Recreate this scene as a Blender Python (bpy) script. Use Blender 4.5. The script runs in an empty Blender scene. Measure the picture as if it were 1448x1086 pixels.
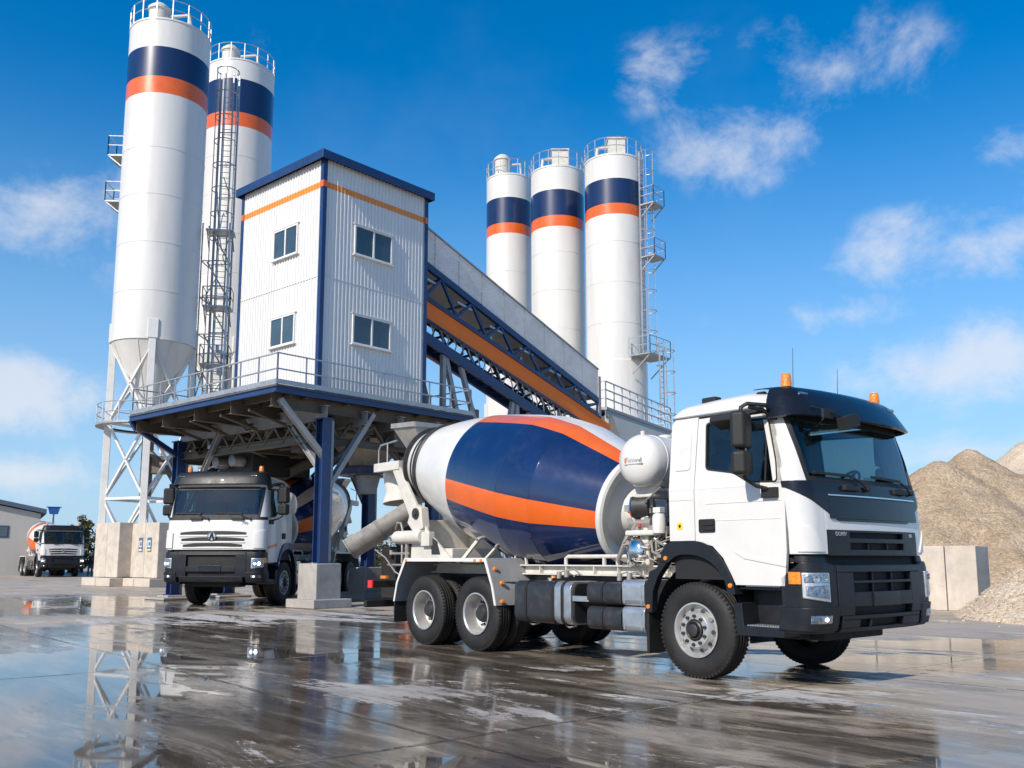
import bpy, bmesh, math, random
from mathutils import Vector, Matrix, noise as mnoise
from mathutils.geometry import tessellate_polygon
R = math.radians; PI = math.pi
random.seed(7)
sc = bpy.context.scene
col = sc.collection
V3 = Vector

# ------------------------------------------------------------------ mesh builder
class MB:
    def __init__(s): s.v = []; s.f = []; s.m = []; s.mi = 0; s.T = None
    def add(s, vs, fs):
        o = len(s.v)
        for p in vs:
            p = V3(p); s.v.append(s.T @ p if s.T else p)
        for f in fs: s.f.append([o+i for i in f]); s.m.append(s.mi)
        return s
    def box(s, c, d, M=None):
        c = V3(c); x, y, z = d[0]/2, d[1]/2, d[2]/2
        vs = [V3((a*x, b*y, e*z)) for a in (-1, 1) for b in (-1, 1) for e in (-1, 1)]
        if M: vs = [M @ p for p in vs]
        return s.add([c+p for p in vs], [(0,1,3,2),(4,6,7,5),(0,4,5,1),(2,3,7,6),(0,2,6,4),(1,5,7,3)])
    def bb(s, x0, x1, y0, y1, z0, z1):
        return s.box(((x0+x1)/2, (y0+y1)/2, (z0+z1)/2), (x1-x0, y1-y0, z1-z0))
    def bar(s, a, b, w, h=None, up=(0,0,1)):
        a = V3(a); b = V3(b); d = b-a; L = d.length; d.normalize(); h = h or w
        sd = d.cross(V3(up))
        if sd.length < 1e-4: sd = d.cross(V3((1,0,0)))
        sd.normalize(); u = sd.cross(d)
        M = Matrix((d, sd, u)).transposed()
        return s.box((a+b)/2, (L, w, h), M)
    def ibeam(s, a, b, w, h, t=.02, up=(0,0,1)):
        a = V3(a); b = V3(b); d = (b-a).normalized(); sd = d.cross(V3(up))
        if sd.length < 1e-4: sd = d.cross(V3((1,0,0)))
        u = sd.normalized().cross(d)
        s.bar(a, b, t, h-2*t, up); s.bar(a+u*(h-t)/2, b+u*(h-t)/2, w, t, up); s.bar(a-u*(h-t)/2, b-u*(h-t)/2, w, t, up)
        return s
    def tube(s, pts, r, n=8, closed=False):
        pts = [V3(p) for p in pts]; N = len(pts); vs = []; fs = []
        up = V3((0,0,1)); prev = None
        for i, p in enumerate(pts):
            if closed: t = pts[(i+1)%N]-pts[i-1]
            else: t = pts[min(i+1,N-1)]-pts[max(i-1,0)]
            t.normalize()
            if prev is None:
                x = t.cross(up)
                if x.length < .1: x = t.cross(V3((1,0,0)))
            else: x = prev - t*prev.dot(t)
            x.normalize(); prev = x; y = t.cross(x)
            for k in range(n):
                a = 2*PI*k/n; vs.append(p+(x*math.cos(a)+y*math.sin(a))*r)
        for i in range(N if closed else N-1):
            j = (i+1) % N
            for k in range(n): fs.append((i*n+k, i*n+(k+1)%n, j*n+(k+1)%n, j*n+k))
        if not closed: fs.append(list(range(n))[::-1]); fs.append([(N-1)*n+k for k in range(n)])
        return s.add(vs, fs)
    def cyl(s, a, b, r0, r1=None, n=20):
        r1 = r0 if r1 is None else r1; L = (V3(b)-V3(a)).length
        return s.lathe([(0,0),(0,r0),(L,r1),(L,0)], a, V3(b)-V3(a), n)
    def lathe(s, prof, o=(0,0,0), ax=(0,0,1), n=32, fm=None, ref=None):
        o = V3(o); ax = V3(ax).normalized()
        x = V3(ref) if ref else ax.cross(V3((0,0,1)))
        if x.length < .05: x = V3((1,0,0))
        x.normalize(); y = ax.cross(x)
        vs = []; idx = []
        for t, r in prof:
            if r < 1e-6: idx.append([len(vs)]*n); vs.append(o+ax*t)
            else:
                idx.append([len(vs)+k for k in range(n)])
                for k in range(n):
                    a = 2*PI*k/n; vs.append(o+ax*t+(x*math.cos(a)+y*math.sin(a))*r)
        b = len(s.v)
        for p in vs: s.v.append(s.T @ p if s.T else p)
        for i in range(len(prof)-1):
            for k in range(n):
                k2 = (k+1) % n
                f = [idx[i][k], idx[i][k2], idx[i+1][k2], idx[i+1][k]]
                g = []
                for q in f:
                    if b+q not in g: g.append(b+q)
                if len(g) > 2:
                    s.f.append(g); s.m.append(fm(i, (k+.5)/n*360) if fm else s.mi)
        return s
    def prism(s, poly, fn, off, holes=()):
        """poly in 2D, fn(a,b)->point of the near face, off: extrusion vector"""
        off = V3(off); rings = [list(poly)]+[list(h) for h in holes]
        flat = [p for r in rings for p in r]
        A = [V3(fn(*p)) for p in flat]; n = len(flat)
        tris = tessellate_polygon([[V3((p[0],p[1],0)) for p in r] for r in rings])
        fs = [tuple(t) for t in tris]+[tuple(n+i for i in t)[::-1] for t in tris]
        o = 0
        for r in rings:
            k = len(r)
            for i in range(k): j = (i+1)%k; fs.append((o+i, o+j, n+o+j, n+o+i))
            o += k
        return s.add(A+[p+off for p in A], fs)
    def grid(s, fn, nu, nv, thick=None, fm=None):
        vs = [V3(fn(i/nu, j/nv)) for i in range(nu+1) for j in range(nv+1)]
        W = nv+1; fs = [(i*W+j, (i+1)*W+j, (i+1)*W+j+1, i*W+j+1) for i in range(nu) for j in range(nv)]
        return s.add(vs, fs)
    def build(s, name, mats, parent=None, bevel=0, seg=2, ang=35, smooth=True, warp=None, recalc=True):
        me = bpy.data.meshes.new(name)
        vs = [warp(p) for p in s.v] if warp else s.v
        me.from_pydata([tuple(p) for p in vs], [], s.f)
        if not isinstance(mats, (list, tuple)): mats = [mats]
        for m in mats: me.materials.append(m)
        if len(mats) > 1: me.polygons.foreach_set('material_index', s.m)
        if recalc:
            bm = bmesh.new(); bm.from_mesh(me); bmesh.ops.recalc_face_normals(bm, faces=bm.faces); bm.to_mesh(me); bm.free()
        if smooth:
            me.polygons.foreach_set('use_smooth', [True]*len(me.polygons))
            me.set_sharp_from_angle(angle=R(ang))
        me.update()
        o = bpy.data.objects.new(name, me); col.objects.link(o)
        if parent: o.parent = parent
        if bevel:
            b = o.modifiers.new('b', 'BEVEL'); b.width = bevel; b.segments = seg; b.limit_method = 'ANGLE'; b.angle_limit = R(40)
            b.harden_normals = True
        return o

def tag(o, label=None, cat=None, group=None, kind=None):
    if label: o['label'] = label
    if cat: o['category'] = cat
    if group: o['group'] = group
    if kind: o['kind'] = kind
    return o
def thing(name, label, cat, loc=(0,0,0), rz=0, group=None, scale=1):
    o = bpy.data.objects.new(name, None); col.objects.link(o); o.empty_display_size = .3
    o.location = loc; o.rotation_euler = (0,0,rz); o.scale = (scale,)*3
    return tag(o, label, cat, group)
def text(body, size, M, parent, mat, name, ext=.003):
    cu = bpy.data.curves.new('t', 'FONT'); cu.body = body; cu.size = size; cu.extrude = ext
    cu.align_x = 'CENTER'; cu.align_y = 'CENTER'
    ob = bpy.data.objects.new('t', cu); col.objects.link(ob)
    bpy.context.view_layer.update()
    me = bpy.data.meshes.new_from_object(ob)
    bpy.data.objects.remove(ob); bpy.data.curves.remove(cu)
    me.transform(M); me.materials.clear(); me.materials.append(mat); me.name = name
    o = bpy.data.objects.new(name, me); col.objects.link(o); o.parent = parent
    return o

# ------------------------------------------------------------------ materials
def nt(name):
    m = bpy.data.materials.new(name); m.use_nodes = True; t = m.node_tree
    return m, t, t.nodes['Principled BSDF']
def N(t, kind, **kw):
    n = t.nodes.new(kind)
    for k, v in kw.items():
        if k in n.inputs.keys(): n.inputs[k].default_value = v
        else: setattr(n, k, v)
    return n
def L(t, a, ao, b, bi): t.links.new(a.outputs[ao], b.inputs[bi])
def ramp(t, src, so, stops):
    r = t.nodes.new('ShaderNodeValToRGB'); L(t, src, so, r, 'Fac'); e = r.color_ramp.elements
    while len(e) < len(stops): e.new(.5)
    for k, (p, c) in enumerate(stops):
        e[k].position = p; e[k].color = (c, c, c, 1) if not isinstance(c, tuple) else (*c, 1)
    return r
def mixc(t, fac, a, b, mode='MIX'):
    m = t.nodes.new('ShaderNodeMix'); m.data_type = 'RGBA'; m.blend_type = mode
    for sock, val in ((m.inputs[0], fac), (m.inputs[6], a), (m.inputs[7], b)):
        if isinstance(val, tuple) and len(val) == 2 and not isinstance(val[0], float): t.links.new(val[0].outputs[val[1]], sock)
        elif isinstance(val, (int, float)): sock.default_value = val
        else: sock.default_value = (*val, 1)
    return m
def mat(name, c, rough=.5, metal=0, coat=0, var=.08, sc_=3., dirt=0, dirtc=(.16,.12,.08), bump=0, bs=40, streak=False, emit=0, spec=.5):
    m, t, p = nt(name)
    p.inputs['Metallic'].default_value = metal; p.inputs['Coat Weight'].default_value = coat; p.inputs['Coat Roughness'].default_value = .03
    p.inputs['Specular IOR Level'].default_value = spec
    tc = N(t, 'ShaderNodeTexCoord'); src = tc
    mp = N(t, 'ShaderNodeMapping'); L(t, tc, 'Object', mp, 0)
    if streak: mp.inputs['Scale'].default_value = (1,1,.12)
    n1 = N(t, 'ShaderNodeTexNoise', Scale=sc_, Detail=6., Roughness=.65); L(t, mp, 0, n1, 'Vector')
    lo = tuple(x*(1-var) for x in c); hi = tuple(min(1, x*(1+var)) for x in c)
    r1 = ramp(t, n1, 0, [(.3, lo), (.7, hi)])
    out = (r1, 0)
    if dirt:
        n2 = N(t, 'ShaderNodeTexNoise', Scale=sc_*1.7, Detail=9., Roughness=.7); L(t, mp, 0, n2, 'Vector')
        r2 = ramp(t, n2, 0, [(.5, 0.), (.78, dirt)])
        mx = mixc(t, (r2, 0), (r1, 0), dirtc); out = (mx, 2)
    t.links.new(out[0].outputs[out[1]], p.inputs['Base Color'])
    rr = ramp(t, n1, 0, [(.25, max(0, rough-.08)), (.75, min(1, rough+.1))]); L(t, rr, 0, p, 'Roughness')
    if bump:
        n3 = N(t, 'ShaderNodeTexNoise', Scale=bs, Detail=5.); L(t, tc, 'Object', n3, 'Vector')
        b = N(t, 'ShaderNodeBump', Strength=bump, Distance=.02); L(t, n3, 0, b, 'Height'); L(t, b, 0, p, 'Normal')
    if emit:
        p.inputs['Emission Color'].default_value = (*c, 1); p.inputs['Emission Strength'].default_value = emit
    return m
def glassmat(name, tint, refl=1.45, alpha=.75, rough=.01):
    m, t, p = nt(name); t.nodes.remove(p)
    tr = N(t, 'ShaderNodeBsdfTransparent'); tr.inputs[0].default_value = (*tint, 1)
    gl = N(t, 'ShaderNodeBsdfGlossy'); gl.inputs['Roughness'].default_value = rough; gl.inputs[0].default_value = (.9,.95,1,1)
    fr = N(t, 'ShaderNodeFresnel'); ge = N(t, 'ShaderNodeNewGeometry'); ir = N(t, 'ShaderNodeMapRange'); ir.inputs[3].default_value = refl; ir.inputs[4].default_value = 1/refl; L(t, ge, 'Backfacing', ir, 0); L(t, ir, 0, fr, 0)
    mx = N(t, 'ShaderNodeMixShader'); L(t, fr, 0, mx, 0); L(t, tr, 0, mx, 1); L(t, gl, 0, mx, 2)
    L(t, mx, 0, t.nodes['Material Output'], 0)
    return m
M = dict(
 white=mat('white_paint', (.66,.645,.615), .32, 0, .5, .04, 2, .16, (.45,.40,.33)),
 whiteflat=mat('white_steel_paint', (.70,.69,.66), .42, 0, .1, .05, 1.2, .3, (.42,.36,.28)),
 silo=mat('silo_white_paint', (.67,.655,.62), .36, 0, .25, .06, .7, .5, (.52,.46,.37), streak=True),
 blue=mat('navy_paint', (.007,.021,.082), .22, 0, .8, .15, 2, .06, (.10,.10,.12)),
 siloblue=mat('silo_navy_paint', (.007,.021,.080), .30, 0, .4, .12, .8, .08, (.04,.06,.11), streak=True),
 beamblue=mat('beam_blue_paint', (.010,.036,.125), .40, 0, .2, .2, 2, .30, (.08,.08,.09)),
 orange=mat('orange_paint', (.74,.125,.010), .30, 0, .5, .06, 2, .08, (.3,.12,.05)),
 drumw=mat('drum_white_paint', (.66,.65,.615), .34, 0, .35, .05, 1.6, .45, (.50,.46,.40), streak=False),
 drumb=mat('drum_navy_paint', (.007,.021,.082), .13, 0, .8, .2, 1.8, .16, (.10,.11,.14)),
 drump=mat('drum_pale_stripe_paint', (.62,.42,.33), .3, 0, .4, .08, 1.8, .3, (.45,.36,.30)),
 drumo=mat('drum_orange_paint', (.74,.125,.010), .2, 0, .5, .08, 1.8, .28, (.50,.24,.12)),
 belto=mat('belt_orange_paint', (.95,.19,.004), .55, 0, 0, .08, 2, .2, (.3,.15,.07)),
 grey=mat('grey_steel_paint', (.33,.33,.33), .45, .1, 0, .15, 2, .35, (.16,.13,.10)),
 galv=mat('galvanised_steel', (.42,.43,.44), .42, .55, 0, .15, 4, .25, (.18,.15,.12)),
 beige=mat('cement_dusted_paint', (.60,.57,.51), .5, 0, 0, .12, 3, .45, (.33,.29,.23), bump=.1),
 chute=mat('worn_chute_steel', (.40,.37,.33), .38, .45, 0, .2, 5, .45, (.22,.19,.15), bump=.1),
 alu=mat('brushed_aluminium', (.62,.62,.62), .34, .85, 0, .12, 6, .2, (.3,.27,.22)),
 chrome=mat('polished_steel', (.75,.75,.75), .12, 1, 0, .05, 6),
 plast=mat('anthracite_plastic', (.012,.014,.018), .40, 0, .05, .12, 5, .10, (.09,.08,.07), bump=.04, bs=200, spec=.32),
 plastd=mat('satin_black_panel', (.008,.010,.015), .24, 0, .12, .1, 5, .03, (.06,.06,.06), spec=.35),
 black=mat('black_rubber', (.012,.012,.012), .6, 0, 0, .15, 8),
 dark=mat('dark_interior', (.010,.010,.011), .7, 0, 0, .1, 8),
 tire=mat('tyre_rubber', (.012,.0115,.011), .66, 0, 0, .25, 6, .32, (.050,.045,.039), bump=.25, bs=60),
 rim=mat('wheel_rim_steel', (.55,.54,.52), .36, .6, .1, .1, 8, .3, (.22,.19,.16)),
 hub=mat('hub_dark_steel', (.05,.05,.05), .45, .5, 0, .2, 8, .3, (.14,.12,.10)),
 tank=mat('black_tank_paint', (.022,.023,.025), .38, 0, .2, .2, 4, .35, (.14,.12,.10)),
 amber=mat('amber_lens', (.85,.22,.008), .15, 0, .8, .35, 28, emit=.06, bump=.6, bs=60),
 red=mat('red_lens', (.70,.02,.02), .2, 0, .6, .2, 20, emit=.15),
 lampw=mat('clear_lamp_glass', (.42,.44,.47), .07, 1, .8, .6, 22, bump=1.0, bs=24),
 lampon=mat('lit_lamp', (1,.92,.78), .1, 0, 0, .01, 5, emit=2.2),
 lamphi=mat('lit_headlamp', (1,.9,.72), .1, 0, 0, .01, 5, emit=14),
 yellow=mat('yellow_sticker', (.85,.55,.02), .4, 0, 0, .05, 5),
 seat=mat('seat_fabric', (.16,.165,.17), .9, 0, 0, .2, 10),
 clad=mat('white_cladding', (.70,.69,.67), .38, 0, .1, .05, .8, .32, (.52,.48,.42), streak=True),
 gall=mat('grey_white_cladding', (.78,.77,.75), .42, 0, .1, .08, 1.0, .35, (.33,.31,.28)),
 under=mat('dusty_steel', (.13,.105,.078), .6, .1, 0, .25, 2, .5, (.11,.09,.07)),
 conc=mat('concrete', (.54,.475,.40), .8, 0, 0, .18, 1.6, .45, (.27,.24,.20), bump=.35, bs=25),
 concd=mat('stained_concrete', (.36,.335,.30), .8, 0, 0, .2, 1.6, .6, (.19,.17,.145), bump=.35, bs=25),
 pane=mat('building_window_glass', (.045,.07,.085), .06, 0, .8, .5, .4),
 frame=mat('white_window_frame', (.72,.71,.68), .4, 0, 0, .05, 5),
 poster=mat('blue_poster', (.05,.15,.30), .4, 0, .2, .3, 9),
 posterw=mat('pale_poster', (.62,.65,.66), .4, 0, .2, .1, 9),
 postery=mat('yellow_poster', (.80,.58,.14), .4, 0, .2, .1, 9),
 bark=mat('bark', (.09,.07,.05), .9, 0, 0, .3, 8),
 leaf=mat('olive_leaves', (.15,.135,.045), .7, 0, 0, .4, 1.5, .7, (.22,.15,.05)),
 leafd=mat('dark_green_leaves', (.08,.09,.035), .7, 0, 0, .4, 1.5, .6, (.15,.11,.045)),
 skin=mat('skin', (.55,.36,.27), .6, 0, 0, .05, 5),
 cloth=mat('dark_jacket', (.02,.025,.035), .9, 0, 0, .2, 10),
 cloth2=mat('grey_trousers', (.10,.10,.11), .9, 0, 0, .2, 10),
 tankblue=mat('bright_blue_paint', (.02,.12,.42), .4, 0, .2, .1, 4),
 shed=mat('shed_cladding', (.40,.39,.37), .5, 0, 0, .08, .5, .2, (.4,.38,.34), streak=True),
 glass=glassmat('tinted_side_glass', (.60,.70,.72), 1.5),
 ws=glassmat('windscreen_glass', (.50,.615,.635), 1.5),
)
# ------------------------------------------------------------------ wheels
RW = .534
_wheel_cache = {}
def tyre_mb(w):
    mb = MB(); h = w/2; r = RW
    pr = [(-h+.035,.295),(-h+.012,.33),(-h,.40),(-h+.004,.455),(-h+.018,.49),(-h+.028,.503),(-h+.036,.522),(-h+.05,r)]
    g = w*.16
    for gx in (-1.05*g, 0, 1.05*g): pr += [(gx-.014,r+.001),(gx-.010,r-.016),(gx+.010,r-.016),(gx+.014,r+.001)]
    pr += [(-t, q) for t, q in pr[:8]][::-1]
    mb.lathe(pr, (0,0,0), (0,1,0), 72)
    for k in range(64):                      # shoulder lugs
        a = 2*PI*k/64
        for sd in (-1, 1):
            c = V3((math.cos(a)*(r-.017), sd*(h-.050), math.sin(a)*(r-.017)))
            Mx = Matrix.Rotation(-a, 3, 'Y')
            mb.box(c, (.030, .046, .026), Mx)
    return mb
def wheel_parts(parent, x, y, side, kind, name='wheel'):
    """side=-1: outer face looks to -y. kind: front, rear, inner"""
    key = kind
    w = .31 if kind == 'front' else .27
    if key not in _wheel_cache:
        t = tyre_mb(w).build('wheel', M['tire'], None, ang=30)
        mb = MB(); hb = MB(); h = w/2
        # outer face towards -y
        if kind == 'front':
            mb.lathe([(-h+.03,.30),(-h+.006,.306),(-h+.004,.290),(-h+.02,.276),(-h+.075,.258),(-h+.075,.228),(-h-.005,.198),(-h-.012,.190),(-h-.012,.125),(-h+.03,.118),(-h+.05,.0)], (0,0,0), (0,1,0), 48)
            for k in range(10):
                a = 2*PI*(k+.5)/10
                hb.lathe([(0,0),(0,.021),(-.028,.018),(-.03,0)], (math.cos(a)*.158, -h-.012, math.sin(a)*.158), (0,1,0), 8)
                a += PI/10
                hb.lathe([(0,0),(.0,.026),(-.004,.024),(-.004,0)], (math.cos(a)*.228, -h+.036, math.sin(a)*.228), V3((-math.cos(a)*.6,1,-math.sin(a)*.6)), 10)
            hb.lathe([(0,.112),(-.02,.108),(-.03,.095),(-.012,.075),(-.05,.07),(-.06,.05),(-.06,0)], (0,-h,0), (0,1,0), 28)
        else:
            mb.lathe([(-h+.03,.30),(-h+.006,.304),(-h+.004,.288),(-h+.02,.274),(-h+.10,.262),(-h+.20,.245),(-h+.215,.20),(-h+.215,.0)], (0,0,0), (0,1,0), 48)
            for k in range(10):
                a = 2*PI*(k+.5)/10
                hb.lathe([(0,0),(0,.021),(-.03,.018),(-.032,0)], (math.cos(a)*.165, -h+.214, math.sin(a)*.165), (0,1,0), 8)
                a += PI/10
                hb.lathe([(0,0),(0,.028),(-.004,.026),(-.004,0)], (math.cos(a)*.215, -h+.212, math.sin(a)*.215), (0,1,0), 10)
            hb.lathe([(0,.135),(-.07,.130),(-.10,.115),(-.135,.09),(-.14,0)], (0,-h+.214,0), (0,1,0), 24)
        rm = mb.build('rim', M['rim'], None, ang=30); hm = hb.build('hub', M['hub'], None, ang=30)
        _wheel_cache[key] = [o.data for o in (t, rm, hm)]
        for o in (t, rm, hm): bpy.data.objects.remove(o)
    d = _wheel_cache[key]
    o = bpy.data.objects.new(name, d[0]); col.objects.link(o); o.parent = parent
    o.location = (x, y, RW); o.rotation_euler = (0, random.uniform(0, 6), 0 if side < 0 else PI)
    if kind != 'inner':
        for nm, me in (('rim', d[1]), ('hub', d[2])):
            c = bpy.data.objects.new(nm, me); col.objects.link(c); c.parent = o
    return o

# ------------------------------------------------------------------ cab front surface
ZX = [(.50,1.50),(.55,1.54),(.62,1.60),(.85,1.63),(1.25,1.62),(1.36,1.585),(1.6,1.58),(1.75,1.57),(2.0,1.545),(2.13,1.52),(2.5,1.45),(2.84,1.37),(3.0,1.33),(3.1,1.30),(3.4,1.2)]
def xf(z):
    for (a, b), (c, d) in zip(ZX, ZX[1:]):
        if z <= c: return b+(d-b)*max(0, (z-a)/(c-a))
    return ZX[-1][1]
def ysc(p): 
    k = 1-.08*max(0, (p[2]-2.1)/.87); return V3((p[0], p[1]*k, p[2]))
UE = 1.36
def plan(u, off=0):
    s = 1 if u >= 0 else -1; a = abs(u)
    if a <= 1.03: d = .06*a*a; y = a; n = V3((1, .12*a, 0))
    elif a <= UE:
        t = (a-1.03)/(UE-1.03)*PI/2; y = 1.03+.22*math.sin(t); d = .0637+.20*(1-math.cos(t))
        n = V3((.22*math.cos(t)+.02, .20*math.sin(t)+.02, 0))
    else: y = 1.25; d = .2637+(a-UE); n = V3((0,1,0))
    n.normalize()
    return -d+n.x*off, s*(y+n.y*off)
def FP(u, z, off=0):
    dx, y = plan(u, off); return V3((xf(z)+dx, y, z))
def patch(mb, u0, u1, z0, z1, off=0., th=.03, nu=None, nz=None, kz=None):
    """closed shell on the front surface; z0,z1 may be functions of u"""
    f0 = z0 if callable(z0) else (lambda u: z0); f1 = z1 if callable(z1) else (lambda u: z1)
    nu = nu or max(2, int(abs(u1-u0)/.045)); nz = nz or max(1, int(abs(f1((u0+u1)/2)-f0((u0+u1)/2))/.07))
    vs = []; W = nz+1
    for o in (off, off-th):
        for i in range(nu+1):
            u = u0+(u1-u0)*i/nu
            for j in range(nz+1): z = f0(u)+(f1(u)-f0(u))*j/nz; vs.append(FP(u*(kz(z) if kz else 1), z, o))
    K = (nu+1)*W; fs = []
    for i in range(nu):
        for j in range(nz):
            q = (i*W+j, (i+1)*W+j, (i+1)*W+j+1, i*W+j+1); fs += [q, tuple(K+x for x in q)[::-1]]
    for i in range(nu):
        for j in (0, nz): a, b = i*W+j, (i+1)*W+j; fs.append((a, b, K+b, K+a))
    for j in range(nz):
        for i in (0, nu): a, b = i*W+j, i*W+j+1; fs.append((a, b, K+b, K+a))
    return mb.add(vs, fs)
def rrect(x0, x1, z0, z1, r, n=4):
    pts = []
    for cx, cz, a0 in ((x1-r,z1-r,0),(x0+r,z1-r,90),(x0+r,z0+r,180),(x1-r,z0+r,270)):
        for k in range(n+1):
            a = R(a0+90*k/n); pts.append((cx+r*math.cos(a), cz+r*math.sin(a)))
    return pts
def sm(pts, n=4):
    out = []; P = [V3((*p,0)) for p in pts]; P = [P[0]*2-P[1]]+P+[P[-1]*2-P[-2]]
    for i in range(1, len(P)-2):
        a, b, c, d = P[i-1:i+3]
        for j in range(n):
            t = j/n; q = .5*((2*b)+(c-a)*t+(2*a-5*b+4*c-d)*t*t+(3*b-a-3*c+d)*t**3); out.append((q.x, q.y))
    out.append((P[-2].x, P[-2].y)); return out
def rpoly(pts, r, n=4):
    out = []; k = len(pts)
    for i in range(k):
        p = V3((*pts[i],0)); a = V3((*pts[i-1],0)); b = V3((*pts[(i+1)%k],0))
        da = (a-p); db = (b-p); q = min(r, da.length*.45, db.length*.45)
        s = p+da.normalized()*q; e = p+db.normalized()*q
        for j in range(n+1):
            t = j/n; w = s*(1-t)**2+p*2*t*(1-t)+e*t*t; out.append((w.x, w.y))
    return out

def make_cab(T, style):
    W = ysc; wh = M['white']; pl = M['plast']; pd = M['plastd']
    # ---- side walls, doors, glass
    rear_low = [(-.31,1.53),(.058,1.53),(.058,2.105),(-.31,2.105)]
    rear_up = [(-.31,2.105),(.058,2.105),(.078,2.955),(-.26,2.955),(-.31,2.90)]
    arch = [(.30,1.47),(.44,1.34),(.55,1.15),(.60,1.05)]
    door_low = [(.066,1.53)]+arch+[(1.215,1.05),(1.235,1.25),(1.25,1.42),(1.25,2.105),(.066,2.105)]
    door_up = [(.066,2.105),(1.25,2.105),(1.135,2.93),(.086,2.93)]
    win = rpoly([(.195,2.875),(.215,2.325),(.60,2.26),(.80,2.145),(1.175,2.125),(1.155,2.36),(1.045,2.84)], .05)
    for s in (-1, 1):
        sidef = lambda a, b, s=s: (a, s*1.25, b)
        inn = (0, -s*.045, 0)
        mb = MB(); mb.prism(rear_low, sidef, inn); mb.prism(rear_up, sidef, inn)
        mb.prism(rrect(-.245,.0,2.34,2.86,.05), lambda a, b, s=s: (a, s*1.25, b), (0, s*.010, 0))
        mb.box((-.125, s*1.252, 2.0), (.36,.006,.012))
        mb.bb(-.31, 1.08, min(s*1.25,s*1.215), max(s*1.25,s*1.215), 2.955, 2.985)
        mb.build('side_panel', wh, T, .006, warp=W)
        mb = MB(); mb.prism(door_low, sidef, inn); mb.prism(door_up, sidef, inn, holes=[win])
        if style == 'A':
            mb.prism([(.60,1.40),(1.24,1.27),(1.24,1.245),(.72,1.33)], sidef, (0, s*.010, 0))
            mb.box((.70, s*1.251, 1.75), (1.0,.006,.010)); mb.box((.72, s*1.252, 1.94), (1.0,.006,.010))
        dr = mb.build('door', wh, T, .005, warp=W)
        mb = MB(); mb.prism(rrect(.125,.35,1.62,1.77,.02), sidef, (0, s*.012, 0)); mb.prism(rrect(.20,.34,1.70,1.745,.01), lambda a,b,s=s:(a,s*1.26,b), (0, s*.012, 0))
        mb.prism(rrect(.20,.34,1.645,1.685,.01), lambda a,b,s=s:(a,s*1.26,b), (0, s*.012, 0))
        mb.build('handle', M['black'], dr, .003, warp=W)
        # rubber seal round the window, pane
        mb = MB(); wi = rpoly([(.215,2.855),(.233,2.34),(.61,2.275),(.81,2.163),(1.158,2.143),(1.138,2.36),(1.03,2.82)], .04)
        mb.prism(win, lambda a,b,s=s:(a,s*1.255,b), (0,-s*.03,0), holes=[wi]); mb.build('window_seal', M['black'], dr, warp=W)
        mb = MB(); mb.prism(wi, lambda a,b,s=s:(a,s*1.235,b), (0,-s*.004,0)); mb.build('window', M['glass'], dr, warp=W)
        mb = MB(); mb.bb(1.0,1.02,min(s*1.24,s*1.225),max(s*1.24,s*1.225),2.15,2.80); mb.build('window_divider', M['black'], dr, warp=W)
        if style == 'A' and s < 0:
            mb = MB(); mb.prism(rrect(-.195,-.115,1.66,1.74,.022), sidef, (0, s*.004, 0)); st = mb.build('sticker', M['yellow'], T)
            mb = MB(); mb.cyl((-.155,s*1.253,1.70),(-.155,s*1.256,1.70),.018); mb.build('emblem', M['black'], st)
        if style == 'B':
            mb = MB(); mb.prism([(.62,1.44),(1.22,1.36),(1.22,1.43),(.66,1.51)], sidef, (0, s*.004, 0)); mb.build('stripe', M['orange'], dr)
    # dark inner shell behind the seams
    mb = MB()
    for s in (-1, 1):
        mb.bb(-.28,1.2,min(s*1.20,s*1.19),max(s*1.20,s*1.19),1.10,2.09)
    mb.bb(-.30,1.45,-1.18,1.18,1.30,1.34); mb.build('floor_pan', M['dark'], T)
    mb = MB(); mb.bb(-.31,-.27,-1.205,1.205,1.53,2.105); mb.prism([(-1.2,2.105),(1.2,2.105),(1.12,2.96),(-1.12,2.96)], lambda a,b:(-.31,a,b),(.04,0,0)); mb.build('rear_panel', wh, T, .01)
    # ---- roof
    mb = MB()
    def zt(x):
        if x < -.1: return 2.975+.19*math.sqrt(max(0, 1-((x+.1)/.215)**2))
        return 3.165+.04*math.sin(min(1,(x+.1)/.9)*PI/2)-(.13*max(0,(x-.6)/.6)**2)
    def rf(a, b):
        x = -.315+1.50*a; s = -1+2*b; y = s*1.155
        e = max(0, 1-abs(s)**7)**(1/2.4)
        return (x - (.02 if abs(s) > .999 else 0)*0, y, 2.975+(zt(x)-2.975)*e)
    mb.grid(lambda a, b: rf(a**1.3, .5+.5*math.copysign(abs(2*b-1)**.6, 2*b-1)), 40, 40)
    mb.bb(-.315,1.25,-1.15,1.15,2.955,2.972)
    rfob = mb.build('roof', wh, T, ang=50)
    for s in (-1,1): mb = MB(); mb.bb(-.30,1.1,min(s*1.150,s*1.172),max(s*1.150,s*1.172),2.966,2.982); mb.build('gutter', M['grey'], rfob, .003)
    mb = MB(); mb.box((.05,-.86,3.185),(.2,.13,.07)); mb.build('roof_marker', M['black'], rfob, .015)
    mb = MB(); mb.box((.86,-1.02,3.135),(.11,.05,.05)); mb.build('roof_marker', M['black'], rfob, .015)
    # ---- front: windscreen
    wl = lambda u: 2.15+.02*math.cos(u); wt = 2.85
    mb = MB(); kw = lambda z: 1+.125*max(0,min(1,(z-2.13)/.72)); patch(mb, -1.10, 1.10, wl, wt, -.012, .005, 40, 8, kw); mb.build('windscreen', M['ws'], T, warp=W)
    mb = MB()
    for s in (-1, 1): patch(mb, *sorted((s*1.075,s*1.125)), 2.13, 2.86, .004, .03, 2, 10, kw)
    patch(mb, -1.12, 1.12, 2.79, 2.87, .003, .03); patch(mb, -1.12, 1.12, 2.125, 2.185, .003, .03)
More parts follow.
